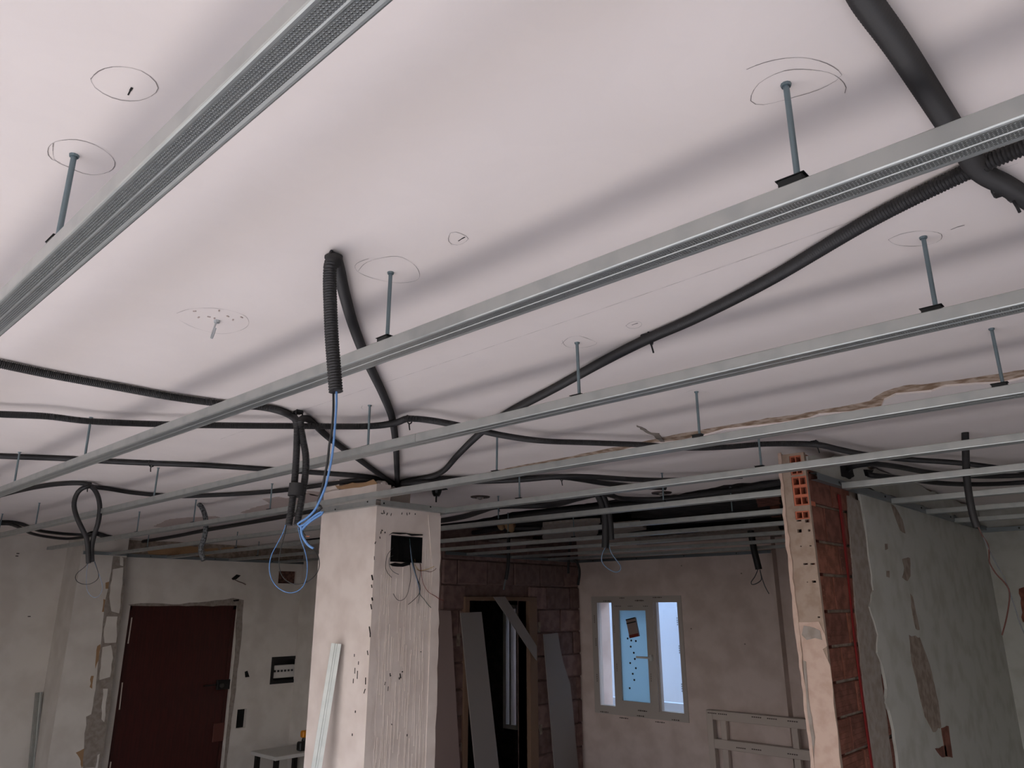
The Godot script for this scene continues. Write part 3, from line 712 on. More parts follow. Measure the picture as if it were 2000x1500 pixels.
# ================================================================ the brick partition
func brick_wall():
	var top := 2.615
	var st := begin()
	box_to(st, Vector3(BRICKX + 0.075, 0, BRICKZ - BRICKT + 0.004), Vector3(RIGHTX + 0.1, top - 0.03, BRICKZ - 0.016))
	box_to(st, Vector3(BRICKX + 0.55, top - 0.04, BRICKZ - BRICKT + 0.004), Vector3(RIGHTX + 0.1, CEIL + 0.05, BRICKZ - 0.016))
	box_to(st, Vector3(BRICKX, 0, BRICKZ - BRICKT), Vector3(RIGHTX + 0.1, CEIL - 0.05, BRICKZ - BRICKT + 0.012))
	var w = struct("wall_partition", done(st), M.mortar, "half-demolished hollow brick partition with a broken end, right of the middle", "wall")
	# end face: mortar skin with the open ends of hollow bricks and small holes
	var u0 := BRICKZ - BRICKT
	var rect := func(l, t, r, b):
		var p := on_x(l, t, BRICKX); var q := on_x(r, b, BRICKX)
		return [p.z - u0, q.y, q.z - u0, p.y]
	var bricks := [rect.call(1540, 884, 1568, 926), rect.call(1545, 932, 1581, 986), rect.call(1552, 999, 1582, 1013)]
	bricks[0][3] = top - 0.01
	var holes := bricks.duplicate()
	for q in [[1556, 1016, 1565, 1018], [1572, 1015, 1581, 1020], [1557, 1034, 1566, 1040], [1578, 1034, 1583, 1038], [1569, 1100, 1578, 1103], [1583, 1100, 1592, 1103], [1586, 1134, 1594, 1138], [1563, 1066, 1566, 1068], [1581, 1065, 1585, 1067], [1597, 1204, 1602, 1207], [1576, 1136, 1578, 1138]]: holes.append(rect.call(q[0], q[1], q[2], q[3]))
	st = begin(); slab_holes(st, Vector3(BRICKX, 0, u0), Vector3(0, 0, 1), Vector3.UP, BRICKT - 0.0005, top, Vector3(0.018, 0, 0), holes)
	part("end_skin", done(st), M.end_mortar, w)
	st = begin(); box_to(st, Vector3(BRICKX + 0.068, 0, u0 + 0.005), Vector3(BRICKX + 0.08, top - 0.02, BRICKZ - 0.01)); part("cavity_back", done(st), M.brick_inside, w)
	for k in 3:
		var q = bricks[k]; var bw: float = q[2] - q[0]; var bh: float = q[3] - q[1]; var rows := 3 if k == 1 else (2 if k == 0 else 1)
		var cell := []
		for i in 2:
			for j in rows:
				cell.append([bw * (0.10 + 0.44 * i), bh * ((j + 0.16) / rows), bw * (0.46 + 0.44 * i), bh * ((j + 0.86) / rows)])
		st = begin(); slab_holes(st, Vector3(BRICKX + 0.004, q[1], u0 + q[0]), Vector3(0, 0, 1), Vector3.UP, bw, bh, Vector3(0.062, 0, 0), cell)
		part("hollow_brick", done(st), M.bright_brick, w)
	# later pale skim on the lower end face, dark seam along the far edge
	part("skim_coat", plate_mesh(rag(pts_x([[1560, 1215], [1600, 1214], [1612, 1240], [1616, 1262], [1608, 1268], [1622, 1300], [1632, 1400], [1643, 1500], [1660, 1640], [1612, 1640], [1592, 1500], [1580, 1360], [1570, 1290]], BRICKX), 0.04, 0.003, Vector3.LEFT), Vector3.LEFT, 0.004), M.skim, w)
	part("ragged_edge", plate_mesh(rag(pts_x([[1520, 886], [1526, 884], [1534, 980], [1545, 1080], [1556, 1180], [1565, 1260], [1576, 1360], [1586, 1440], [1592, 1500], [1604, 1640], [1600, 1640], [1584, 1480], [1570, 1370], [1556, 1250], [1545, 1150], [1532, 1020]], BRICKX), 0.03, 0.004, Vector3.LEFT), Vector3.LEFT, 0.006), M.skim, w)
	part("seam", plate_mesh(rag(pts_x([[1569, 1290], [1574, 1292], [1580, 1370], [1588, 1420], [1592, 1440], [1590, 1480], [1585, 1440], [1578, 1400]], BRICKX - 0.006), 0.03, 0.002, Vector3.LEFT), Vector3.LEFT, 0.002), M.grey_mortar, w)
	part("chip", plate_mesh(rag(pts_x([[1570, 1222], [1590, 1226], [1602, 1232], [1606, 1250], [1592, 1246], [1576, 1250], [1566, 1240]], BRICKX - 0.004), 0.02, 0.003, Vector3.LEFT), Vector3.LEFT, 0.002), M.grey_mortar, w)
	# bricks of the front face, one by one, ribbed
	var ys := [2.535, 2.403, 2.250, 2.117, 1.974, 1.840, 1.707, 1.580, 1.450]
	while ys[ys.size() - 1] > 0.1: ys.append(ys[ys.size() - 1] - 0.135)
	ys.insert(0, top)
	for r in ys.size() - 1:
		var hi: float = ys[r] - 0.006; var lo: float = ys[r + 1] + 0.006
		if lo < 0.0: lo = 0.0
		var x := BRICKX + 0.019; var n := 0
		while x < BRICKX + 0.80:
			var l := rng.randf_range(0.20, 0.25)
			if n == 0: l = 0.13 if r % 2 == 0 else 0.24
			if hi - lo > 0.03 and not (r < 2 and x > BRICKX + 0.5):
				st = begin()
				var c := Vector3(x + l / 2, (hi + lo) / 2, BRICKZ - 0.012 + rng.randf_range(-0.0015, 0.0015)); var h := Vector3(l / 2, (hi - lo) / 2, 0.010)
				cbox(st, Transform3D(Basis(Vector3.BACK, rng.randf_range(-0.006, 0.006)), c), h, 0.003)
				if r > 2:
					for k in 6: box_to(st, c + Vector3(-h.x + 0.016, -h.y + (k + 0.35) * h.y / 3.0, 0.009), c + Vector3(h.x - 0.010, -h.y + (k + 0.65) * h.y / 3.0, 0.0118))
				part("brick", done(st), M["brick%d" % rng.randi_range(0, 2)], w)
			x += l + 0.012; n += 1
	# mortar bands and plaster layers over the bricks
	part("mortar_band", plate_mesh(rag(pts_z([[1653, 968], [1676, 978], [1690, 1060], [1702, 1150], [1712, 1250], [1722, 1350], [1735, 1450], [1742, 1500], [1760, 1640], [1735, 1640], [1704, 1500], [1694, 1420], [1684, 1340], [1676, 1260], [1668, 1180], [1662, 1090], [1655, 1010]], BRICKZ), 0.04, 0.005, Vector3.BACK), Vector3.BACK, 0.006), M.grey_mortar, w)
	part("plaster_layer", plate_mesh(PackedVector3Array([Vector3(on_z(1676, 978, BRICKZ).x, 2.515, BRICKZ), Vector3(RIGHTX + 0.02, 2.515, BRICKZ), Vector3(RIGHTX + 0.02, 0, BRICKZ), Vector3(3.98, 0, BRICKZ)]) + jag(pts_z([[1790, 1760], [1762, 1580], [1750, 1500], [1745, 1457], [1738, 1413], [1732, 1387], [1724, 1372], [1727, 1345], [1719, 1301], [1708, 1275], [1710, 1240], [1703, 1215], [1693, 1185], [1701, 1153], [1696, 1110], [1690, 1066], [1686, 1023], [1678, 985]], BRICKZ), 0.03, 0.006, Vector3.BACK), Vector3.BACK, 0.012), M.grey_plaster, w)
	part("plaster_above_track", plate_mesh(rag(PackedVector3Array([Vector3(BRICKX + 0.02, 2.545, BRICKZ), Vector3(BRICKX + 0.30, 2.54, BRICKZ), Vector3(RIGHTX, 2.545, BRICKZ), Vector3(RIGHTX, CEIL - 0.01, BRICKZ), Vector3(BRICKX + 0.5, CEIL - 0.02, BRICKZ), Vector3(BRICKX + 0.02, 2.60, BRICKZ)]), 0.08, 0.012, Vector3.BACK), Vector3.BACK, 0.008), M.grey_plaster, w)
	for q in [[[1740, 985], [1748, 990], [1762, 1015], [1768, 1042], [1758, 1036], [1748, 1010]], [[1762, 1092], [1777, 1090], [1778, 1125], [1772, 1135], [1762, 1128], [1766, 1110]], [[1778, 1160], [1782, 1165], [1792, 1210], [1796, 1230], [1788, 1228], [1782, 1200]], [[1775, 1240], [1796, 1245], [1816, 1300], [1832, 1370], [1838, 1420], [1822, 1430], [1806, 1400], [1792, 1340], [1780, 1290]], [[1728, 1062], [1733, 1062], [1734, 1072], [1729, 1074]], [[1731, 1115], [1737, 1115], [1737, 1128], [1731, 1126]]]:
		part("scaled_patch", plate_mesh(rag(pts_z(q, BRICKZ + 0.012), 0.03, 0.005, Vector3.BACK), Vector3.BACK, 0.0015), M.mortar, w)
	part("brick_patch", plate_mesh(rag(pts_z([[1838, 1422], [1852, 1418], [1856, 1450], [1860, 1480], [1846, 1478]], BRICKZ + 0.012), 0.03, 0.004, Vector3.BACK), Vector3.BACK, 0.002), M.brick0, w)
	part("brick_patch", plate_mesh(rag(pts_z([[1826, 1462], [1846, 1455], [1850, 1478], [1836, 1476]], BRICKZ + 0.012), 0.03, 0.006, Vector3.BACK), Vector3.BACK, 0.002), M.brick2, w)
	# laser line down the bricks, its light painted as a red strip
	var l := pts_z([[1637, 966], [1645, 1030], [1654, 1110], [1667, 1240], [1684, 1370], [1701, 1491], [1722, 1640]], BRICKZ + 0.001)
	var out := PackedVector3Array()
	for k in l.size(): out.append(l[k] + Vector3(0.0075 + (0.004 if k < 2 else 0.0), 0, 0))
	for k in range(l.size() - 1, -1, -1): out.append(l[k] - Vector3(0.0075 + (0.004 if k < 2 else 0.0), 0, 0))
	part("laser_stripe", plate_mesh(out, Vector3.BACK, 0.006), M.laser_red, w)
	# broken hole near the top where the conduits pass
	part("conduit_hole", plate_mesh(rag(pts_z([[1640, 905], [1662, 905], [1668, 930], [1658, 936], [1643, 930]], BRICKZ + 0.0085), 0.02, 0.004, Vector3.BACK), Vector3.BACK, 0.002), M.hole_dark, w)
	part("conduit_hole", plate_mesh(rag(pts_z([[1686, 917], [1706, 918], [1700, 930], [1690, 930]], BRICKZ + 0.0085), 0.02, 0.004, Vector3.BACK), Vector3.BACK, 0.002), M.hole_dark, w)

# ================================================================ walls of the far bay: window wall, block wall with doorway
func far_walls():
	var st := begin()
	var z0 := -8.5; var ze := -3.17
	var w0 := on_x(1160, 1172, WINX); var w1 := on_x(1326, 1172, WINX); var wb := on_x(1330, 1404, WINX)
	var s0 := on_x(990, 1186, WINX); var s1 := on_x(1012, 1420, WINX)
	slab_holes(st, Vector3(WINX, 0, z0), Vector3(0, 0, 1), Vector3.UP, ze - z0, 3.0, Vector3(0.30, 0, 0), [[w0.z - z0, wb.y, w1.z - z0, w0.y], [s0.z - z0, s1.y, s1.z - z0, s0.y]])
	box_to(st, Vector3(WINX + 0.10, 0, ze), Vector3(WINX + 0.30, 3.0, BRICKZ))
	var ww = struct("wall_east", done(st), M.window_wall_paint, "dim beige wall that holds the small white window", "wall")
	st = begin()
	for q in [[1331, 1105], [1455, 1258], [1350, 1228], [1448, 1120]]:
		var p := on_x(q[0], q[1], WINX); obox(st, Transform3D(Basis.IDENTITY, p), Vector3(0.002, 0.006, 0.007))
	part("scuff", done(st), M.mortar, ww)
	# window
	var win = thing("window_1", "white plastic window with protective film, ajar middle sash and frosted pane", "window", Vector3(WINX, wb.y, w0.z)); win.set_meta("kind", "structure")
	var W := w1.z - w0.z; var H := w0.y - wb.y
	var fx := 0.02
	var rx := func(l, t, r, b):   # pixel rectangle on the wall, as [z0, y0, z1, y1] from the window's corner
		var p: Vector3 = on_x(l, t, WINX) - win.position; var q: Vector3 = on_x(r, b, WINX) - win.position
		return [p.z, q.y, q.z, p.y]
	var gl = [0.05, 0.055, W * 0.235, H - 0.045]
	var gm = [W * 0.745, 0.035, W - 0.02, H - 0.03]
	st = begin(); slab_holes(st, Vector3(-0.012, -0.03, -0.03), Vector3(0, 0, 1), Vector3.UP, W + 0.06, H + 0.07, Vector3(0.075, 0, 0), [[gl[0] + 0.03, gl[1] + 0.03, gm[2] + 0.03, H]])
	part("frame", done(st), M.white_frame, win)
	st = begin(); box_to(st, Vector3(-0.005, 0.03, W * 0.235), Vector3(0.05, H, W * 0.29)); box_to(st, Vector3(-0.005, 0.02, W * 0.70), Vector3(0.05, H, W * 0.745)); part("mullion", done(st), M.white_frame, win)
	var sash = Node3D.new(); sash.name = "sash"; win.add_child(sash)
	st = begin(); slab_holes(st, Vector3(-0.035, 0.05, W * 0.24), Vector3(0, 0, 1), Vector3.UP, W * 0.49, H - 0.075, Vector3(0.05, 0, 0), [[W * 0.085, 0.075, W * 0.40, H - 0.165]])
	part("sash_frame", done(st), M.white_frame, sash)
	st = begin(); box_to(st, Vector3(-0.015, 0.12, W * 0.32), Vector3(-0.008, H - 0.085, W * 0.645)); part("pane", done(st), M.frosted, sash)
	st = begin(); var hp: Vector3 = on_x(1272, 1285, WINX - 0.05) - win.position
	bar(st, hp + Vector3(-0.02, 0, 0.0), hp + Vector3(-0.02, 0.002, -0.18), 0.022, 0.016, Vector3.UP, 0.004); box_to(st, hp + Vector3(-0.02, -0.03, -0.012), hp + Vector3(0.02, 0.03, 0.014))
	part("handle", done(st), M.white_plastic, sash)
	for q in [[1226, 1247], [1233, 1251], [1242, 1252], [1232, 1263], [1238, 1275], [1240, 1287], [1231, 1295], [1242, 1305], [1236, 1316], [1239, 1328], [1230, 1344]]:
		var dd = part("dot_sticker", lathe([[0.0, 0.0], [0.011, 0.0], [0.011, 0.003], [0.0, 0.003]], 10), M.tick_black, sash, on_x(q[0], q[1], WINX - 0.016) - win.position); dd.rotation.z = PI / 2
	var lp: Vector3 = on_x(1236, 1226, WINX - 0.03) - win.position
	st = begin(); obox(st, Transform3D(Basis(Vector3.RIGHT, -0.20), lp), Vector3(0.012, 0.10, 0.062)); 
	var lab = part("stuck_label", done(st), M.drywall_brown, sash)
	st = begin(); obox(st, Transform3D(Basis(Vector3.RIGHT, -0.20), lp) * Transform3D(Basis.IDENTITY, Vector3(-0.013, -0.085, 0)), Vector3(0.002, 0.016, 0.062)); part("label_band", done(st), M.wire_red, sash)
	st = begin()
	for s in [0.095, 0.055]: obox(st, Transform3D(Basis(Vector3.RIGHT, -0.20), lp) * Transform3D(Basis.IDENTITY, Vector3(-0.013, s, 0)), Vector3(0.002, 0.006, 0.062))
	part("label_band", done(st), M.dark_iron, sash)
	st = begin(); box_to(st, Vector3(0.015, gl[1], gl[0]), Vector3(0.02, H - 0.03, W * 0.24)); part("glass", done(st), M.clear_glass, win)
	st = begin(); box_to(st, Vector3(0.015, gm[1], gm[0]), Vector3(0.02, H - 0.03, gm[2])); part("glass", done(st), M.clear_glass, win)
	# film print: rows of tiny lettering on the frame
	st = begin()
	for q in [[1178, 1174, 22], [1240, 1173, 22], [1275, 1167, 22], [1210, 1168, 14], [1200, 1184, 18], [1226, 1184, 14], [1256, 1184, 12], [1172, 1390, 22], [1210, 1402, 20], [1246, 1388, 22], [1244, 1398, 18], [1280, 1410, 22], [1312, 1406, 16]]:
		var p: Vector3 = on_x(q[0], q[1], WINX - 0.046) - win.position
		var m = q[2] / 4
		for k in m: obox(st, Transform3D(Basis.IDENTITY, p + Vector3(0.012, 0, k * 0.024)), Vector3(0.001, 0.004 + 0.002 * (k % 2), 0.008))
	for q in [[1160, 1215], [1163, 1260], [1165, 1330], [1322, 1220], [1326, 1275], [1331, 1350], [1199, 1235], [1204, 1310], [1266, 1240], [1271, 1330]]:
		var p: Vector3 = on_x(q[0], q[1], WINX - 0.046) - win.position
		for k in 4: obox(st, Transform3D(Basis.IDENTITY, p + Vector3(0.012, k * 0.022, 0)), Vector3(0.001, 0.007, 0.004))
	var fp = part("film_print", done(st), M.film_print, win); fp.set_meta("kind", "stuff")
	# light well outside: pale walls open to the sky
	st = begin(); slab_holes(st, Vector3(WINX + 1.7, -1.0, -8.9), Vector3(0, 0, 1), Vector3.UP, 7.0, 5.2, Vector3(0.2, 0, 0), [])
	box_to(st, Vector3(WINX + 0.1, 2.95, -8.9), Vector3(WINX + 0.45, 4.2, -1.0))  # upper-storey block added out of view to keep sun off the well wall
	struct("wall_light_well", done(st), M.shaft_white, "white wall of the light well outside the small window, with an added sun-blocking storey", "wall")
	# ledges outside the window, seen low through the right light
	st = begin()
	for k in 3: box_to(st, Vector3(0.9 + 0.12 * k, -0.05 + 0.0 - 0.06 * k, -1.5), Vector3(1.0 + 0.12 * k, 0.02 - 0.06 * k, W + 1.5))
	part("outer_sill", done(st), M.shaft_white, win)
	# second narrow window beyond the doorway
	var w2 = thing("window_2", "narrow bright window seen through the dark doorway", "window", Vector3(WINX, s1.y, s0.z)); w2.set_meta("kind", "structure")
	var W2 := s1.z - s0.z; var H2 := s0.y - s1.y
	st = begin(); slab_holes(st, Vector3(-0.03, -0.03, -0.04), Vector3(0, 0, 1), Vector3.UP, W2 + 0.08, H2 + 0.06, Vector3(0.08, 0, 0), [[0.05, 0.05, W2 * 0.46 + 0.02, H2 + 0.01], [W2 * 0.62 + 0.02, 0.05, W2 + 0.03, H2 + 0.01]])
	part("frame", done(st), M.white_frame, w2)
	st = begin(); box_to(st, Vector3(0.01, 0.0, 0.0), Vector3(0.015, H2, W2)); part("glass", done(st), M.clear_glass, w2)
	for s in [0.10, 0.18]:
		st = begin(); box_to(st, Vector3(-0.06, -0.06 - s, W2 + s * 0.6), Vector3(-0.03, H2 + 0.05, W2 + s * 0.6 + 0.05)); part("shutter_guide", done(st), M.white_frame, w2)
	# block wall with the doorway
	var bx0 := 5.02; var bz := BROWNZ
	var o0 := on_z(914, 1173, bz); var o1 := on_z(1030, 1173, bz)
	st = begin(); slab_holes(st, Vector3(bx0, 0, bz - 0.02), Vector3.RIGHT, Vector3.UP, WINX - bx0 + 0.1, 3.0, Vector3(0, 0, -0.13), [[o0.x - bx0, 0, o1.x - bx0, o0.y]])
	var bw = struct("wall_block", done(st), M.block2, "bare brown block wall with a doorway, behind the white column", "wall")
	var y := 0.0; var r := 0
	while y < 2.6:
		var h := 0.245; var x := bx0 - (0.2 if r % 2 else 0.0)
		while x < WINX:
			var l := rng.randf_range(0.36, 0.44)
			var spans := [[maxf(x, bx0), minf(x + l, WINX - 0.005)]]
			if y < o0.y:
				var keep := []
				for s in spans:
					if s[0] < o0.x - 0.03: keep.append([s[0], minf(s[1], o0.x - 0.03)])
					if s[1] > o1.x + 0.03: keep.append([maxf(s[0], o1.x + 0.03), s[1]])
				spans = keep
			for s in spans:
				if s[1] - s[0] < 0.05: continue
				st = begin()
				var hh := minf(h, 2.66 - y)
				cbox(st, Transform3D(Basis.from_euler(Vector3(rng.randf_range(-0.02, 0.02), rng.randf_range(-0.02, 0.02), rng.randf_range(-0.012, 0.012))), Vector3((s[0] + s[1]) / 2, y + hh / 2, bz - 0.012 + rng.randf_range(-0.006, 0.006))), Vector3((s[1] - s[0]) / 2 - 0.005, hh / 2 - 0.005, 0.018), 0.010)
				part("block", done(st), M["block%d" % rng.randi_range(0, 2)], bw)
			x += l
		y += h; r += 1
	st = begin()
	for q in [[1053, 1225, 8, 22], [895, 1250, 9, 24], [1056, 1425, 9, 20], [902, 1460, 6, 18]]:
		var p := on_z(q[0], q[1], bz + 0.006); obox(st, Transform3D(Basis.IDENTITY, p), Vector3(q[2] * 0.0024, q[3] * 0.0024, 0.004))
	part("mortar_dab", done(st), M.mortar, bw)
	# wooden door lining
	var dl = thing("door_2", "bare wooden door lining in the brown block wall", "door frame", Vector3.ZERO); dl.set_meta("kind", "structure")
	var jl := on_z(905, 1165, bz); var jr := on_z(1045, 1165, bz)
	for s in [[jl.x, o0.x], [o1.x, jr.x]]:
		st = begin(); cbox(st, Transform3D(Basis.IDENTITY, Vector3((s[0] + s[1]) / 2, o0.y / 2, bz - 0.055)), Vector3((s[1] - s[0]) / 2, o0.y / 2, 0.085), 0.004); part("jamb", done(st), M.pale_wood, dl)
	st = begin(); cbox(st, Transform3D(Basis.IDENTITY, Vector3((jl.x + jr.x) / 2, (o0.y + jl.y) / 2, bz - 0.055)), Vector3((jr.x - jl.x) / 2, (jl.y - o0.y) / 2, 0.085), 0.004); part("head", done(st), M.pale_wood, dl)
	# room beyond the doorway: shade put into the wall colour and an added dark sheet
	st = begin(); box_to(st, Vector3(5.15, 0, DOORWALL - 0.02), Vector3(WINX, CEIL + 0.1, DOORWALL + 0.03)); struct("wall_shade_back", done(st), M.dark_slab_shade, "back wall of the room beyond the doorway, coloured dark to stand for shade", "wall")
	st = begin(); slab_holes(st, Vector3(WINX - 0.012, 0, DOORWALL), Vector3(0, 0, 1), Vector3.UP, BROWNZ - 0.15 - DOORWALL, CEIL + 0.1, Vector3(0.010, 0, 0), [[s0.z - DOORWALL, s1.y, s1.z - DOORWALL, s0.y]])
	struct("wall_shade_sheet", done(st), M.dark_slab_shade, "added dark sheet standing for shade around the narrow window beyond the doorway", "wall")

# ================================================================ ceiling framework
func profile_lines():
	var w := 0.0245
	var plain_a := [Vector2(-w + 0.008, 0.0255), Vector2(-w + 0.0015, 0.027), Vector2(-w, 0.0255), Vector2(-w, 0.0028), Vector2(-w + 0.0009, 0.0009), Vector2(-w + 0.0028, 0.0), Vector2(-w + 0.0060, 0.0), Vector2(-w + 0.0068, 0.0009), Vector2(-w + 0.0076, 0.0010)]
	var band_a := [Vector2(-w + 0.0076, 0.0010), Vector2(-0.0024, 0.0010)]
	var mid := [Vector2(-0.0024, 0.0010), Vector2(-0.0010, 0.0), Vector2(0.0010, 0.0), Vector2(0.0024, 0.0010)]
	var band_b := [Vector2(0.0024, 0.0010), Vector2(w - 0.0085, 0.0010)]
	var plain_b := [Vector2(w - 0.0085, 0.0010), Vector2(w - 0.0050, 0.0002), Vector2(w - 0.0028, 0.0), Vector2(w - 0.0009, 0.0009), Vector2(w, 0.0028), Vector2(w, 0.0255), Vector2(w - 0.0015, 0.027), Vector2(w - 0.008, 0.0255)]
	return [plain_a, band_a, mid, band_b, plain_b]
func profile_mesh(length: float) -> ArrayMesh:
	var L = profile_lines()
	var st := begin()
	for k in [0, 2, 4]: sheet_strip(st, L[k], 0.0007, -length, 0.0)
	st.generate_normals(); var m := st.commit()
	st = begin()
	for k in [1, 3]: sheet_strip(st, L[k], 0.0007, -length, 0.0, true)
	st.generate_normals(); st.generate_tangents(); m = st.commit(m)
	m.surface_set_material(0, M.galvanised); m.surface_set_material(1, M.knurled)
	return m
const PX := [0.565, 1.782, 2.995, 4.335, 5.655, 6.92, 8.33, 9.60, 10.88, 12.25, 13.5]
func profiles():
	var seam := on_y(833, 855, LV + 0.02).z; var seam2 := on_y(944, 1043, LV + 0.02).z
	var list := [
		[0, 2.6, LEFTZ + 0.05, "galvanised ceiling profile across the upper left corner, nearest of all"],
		[1, 2.6, LEFTZ + 0.05, "galvanised ceiling profile crossing behind the dangling conduit with the blue wire"],
		[2, 2.6, seam, "third ceiling profile from the viewpoint, right-hand length up to the butt joint"],
		[2, seam - 0.0015, LEFTZ + 0.05, "third ceiling profile from the viewpoint, left-hand length beyond the butt joint"],
		[3, 2.6, -7.62, "ceiling profile along the torn plaster strip, cut short before the left wall"],
		[4, 2.6, PILZ + 0.02, "ceiling profile passing the broken brick end and running behind the column"],
		[5, -1.30, DOORWALL + 0.03, "ceiling profile just beyond the brick partition at the edge of the dark bay"],
		[6, -1.30, seam2, "ceiling profile under the dark bay with the orange terracotta block above it"],
		[6, seam2 - 0.0015, DOORWALL + 0.03, "short far length of profile under the dark bay, left of its butt joint"],
		[7, -1.30, DOORWALL + 0.03, "fourth ceiling profile counted from the wall with the white window"],
		[8, -1.30, BROWNZ + 0.03, "third ceiling profile counted from the wall with the white window"],
		[9, -1.30, BROWNZ + 0.03, "second ceiling profile counted from the wall with the white window"],
		[10, -1.30, BROWNZ + 0.03, "ceiling profile nearest the wall with the white window"],
		[5, 1.22, BRICKZ + 0.035, "ceiling profile of the small right room that lands on the brick corner"],
		[6, 1.22, BRICKZ + 0.035, "second ceiling profile of the small right room behind the black drop conduit"],
		[7, 1.22, BRICKZ + 0.035, "third ceiling profile of the small right room, counted from the brick corner"],
		[8, 1.22, BRICKZ + 0.035, "farthest ceiling profile of the small right room, next to the side wall"]]
	for q in list:
		var o = put("ceiling_profile", profile_mesh(q[1] - q[2]), null)
		o.position = Vector3(PX[q[0]] * U, LV, q[1])
		tag(o, q[3], "ceiling profile", "galvanised ceiling profiles")
	# wall tracks
	var ln := [Vector2(0.028, 0.0), Vector2(0.0, 0.0), Vector2(0.0, 0.028), Vector2(0.028, 0.028)]
	var tl := [[Vector3(on_z(160, 1084, PILZ).x, LV, PILZ), Vector3(on_z(247, 1092, PILZ).x, LV, PILZ), "galvanised wall track on top of the hacked pier"],
		[Vector3(on_z(247, 1092, PILZ).x, LV, DOORWALL), Vector3(5.02, LV, DOORWALL), "galvanised wall track above the entrance door"],
		[Vector3(5.02, LV, BROWNZ + 0.01), Vector3(WINX, LV, BROWNZ + 0.01), "dark wall track along the brown block wall"],
		[Vector3(WINX, LV, BROWNZ), Vector3(WINX, LV, -3.17), "wall track above the small white window"],
		[Vector3(BRICKX + 0.04, LV + 0.012, BRICKZ + 0.001), Vector3(RIGHTX, LV + 0.012, BRICKZ + 0.013), "grey wall track sloping along the brick partition"],
		[Vector3(RIGHTX, LV, BRICKZ), Vector3(RIGHTX, LV, 1.2), "wall track with one bright screw on the right side wall"]]
	for q in tl:
		var a: Vector3 = q[0]; var b: Vector3 = q[1]
		var st := begin(); sheet_strip(st, ln, 0.0008, 0.0, a.distance_to(b))
		var zz := (b - a).normalized(); var t = thing("wall_track", q[2], "metal track", a, "wall tracks")
		var side := zz.cross(Vector3.UP) if q[0].z == q[1].z or absf(zz.x) > 0.5 else Vector3.LEFT
		# the open side of the channel faces the wall
		var back := Vector3(0, 0, -1) if absf(zz.x) > 0.5 else Vector3.RIGHT
		var ob = put("channel", done(st), M.track_zinc, t)
		ob.transform = Transform3D(Basis(back, Vector3.UP, zz), -back * 0.028)
		var n := maxi(2, int(a.distance_to(b) / 0.55))
		for k in n:
			var sc = part("screw", lathe([[0.0, 0.0], [0.006, 0.0], [0.004, 0.004], [0.0, 0.004]], 8), M.clip_black, t, (b - a) * ((k + 0.4) / n) - back * 0.0285 + Vector3(0, 0.015, 0))
			sc.basis = Basis(Quaternion(Vector3.UP, -back))

var hanger0 = null
func hangers():
	var len := CEIL - LV - 0.006
	# top pixel of every rod, by profile
	var rods := [[[143, 302]], [[1531, 160], [763, 532], [178, 815], [40, 883]], [[1803, 463], [1127, 669], [725, 792], [322, 915], [88, 983], [13, 1004]],
		[[1935, 640], [1358, 764], [973, 852], [536, 945], [394, 977], [281, 1000]], [[1506, 850], [1048, 924], [434, 1022], [333, 1040]], [[1285, 922], [1049, 980], [480, 1040]], [[1412, 948], [988, 1001], [509, 1058]], [[1090, 1008]]]
	var names := ["upper left corner profile", "profile behind the blue-wire conduit", "third profile with butt joint", "profile along the torn plaster", "profile passing the brick end", "profile at the dark bay edge", "profile below the terracotta block", "profile before the pale plaster remnant"]
	var ord := ["first", "second", "third", "fourth", "fifth", "sixth"]
	for p in rods.size():
		for k in rods[p].size():
			var q = rods[p][k]; var at := on_c(q[0], q[1])
			if p >= 6 or (p == 5 and k > 0): at = on_c(q[0], q[1]); at.x = PX[p] * U
			if absf(at.x - PX[p] * U) > 0.012: at.x = PX[p] * U + 0.012 * signf(at.x - PX[p] * U)
			var label: String = "only threaded rod on the %s" % names[p] if rods[p].size() == 1 else "threaded rod and clip, %s from the right on the %s" % [ord[k], names[p]]
			if hanger0 == null:
				hanger0 = thing("hanger_rod", label, "hanger rod", at, "threaded hanger rods")
				put("rod", tube(PackedVector3Array([Vector3(0, 0.004, 0), Vector3(0, -len * 0.5, 0), Vector3(0, -len, 0)]), 0.0042, 10), M.rod_zinc, hanger0)
				put("nut", lathe([[0.0042, -0.004], [0.0065, -0.004], [0.0072, -0.001], [0.0072, 0.0]], 10), M.rod_zinc, hanger0)
				var st := begin(); cbox(st, Transform3D(Basis.IDENTITY, Vector3(0, -len + 0.0245, -0.007)), Vector3(0.009, 0.0065, 0.0165), 0.0015)
				put("clip", done(st), M.clip_black, hanger0)
				st = begin(); box_to(st, Vector3(-0.010, -len + 0.0305, -0.026), Vector3(0.010, -len + 0.0316, 0.012))
				put("clip_plate", done(st), M.clip_black, hanger0)
			else:
				var c = hanger0.duplicate(); c.name = numbered("hanger_rod"); add_child(c); c.position = at
				c.rotation.z = rng.randf_range(-0.02, 0.02); c.set_meta("label", label)
	# loose anchor without a rod
	var at := on_c(424, 626)
	var lo = thing("loose_anchor", "short bent anchor pin in a scraped pencilled spot, with no profile below it", "anchor pin", at)
	put("pin", tube(spline(PackedVector3Array([Vector3(0, 0.004, 0), Vector3(-0.004, -0.02, -0.002), Vector3(-0.008, -0.045, -0.004), Vector3(-0.006, -0.047, -0.001), Vector3(-0.002, -0.02, 0.002)]), 0.004), 0.0022, 8), M.nut_zinc, lo)
	put("collar", lathe([[0.0, -0.006], [0.007, -0.006], [0.008, 0.0]], 8), M.nut_zinc, lo)

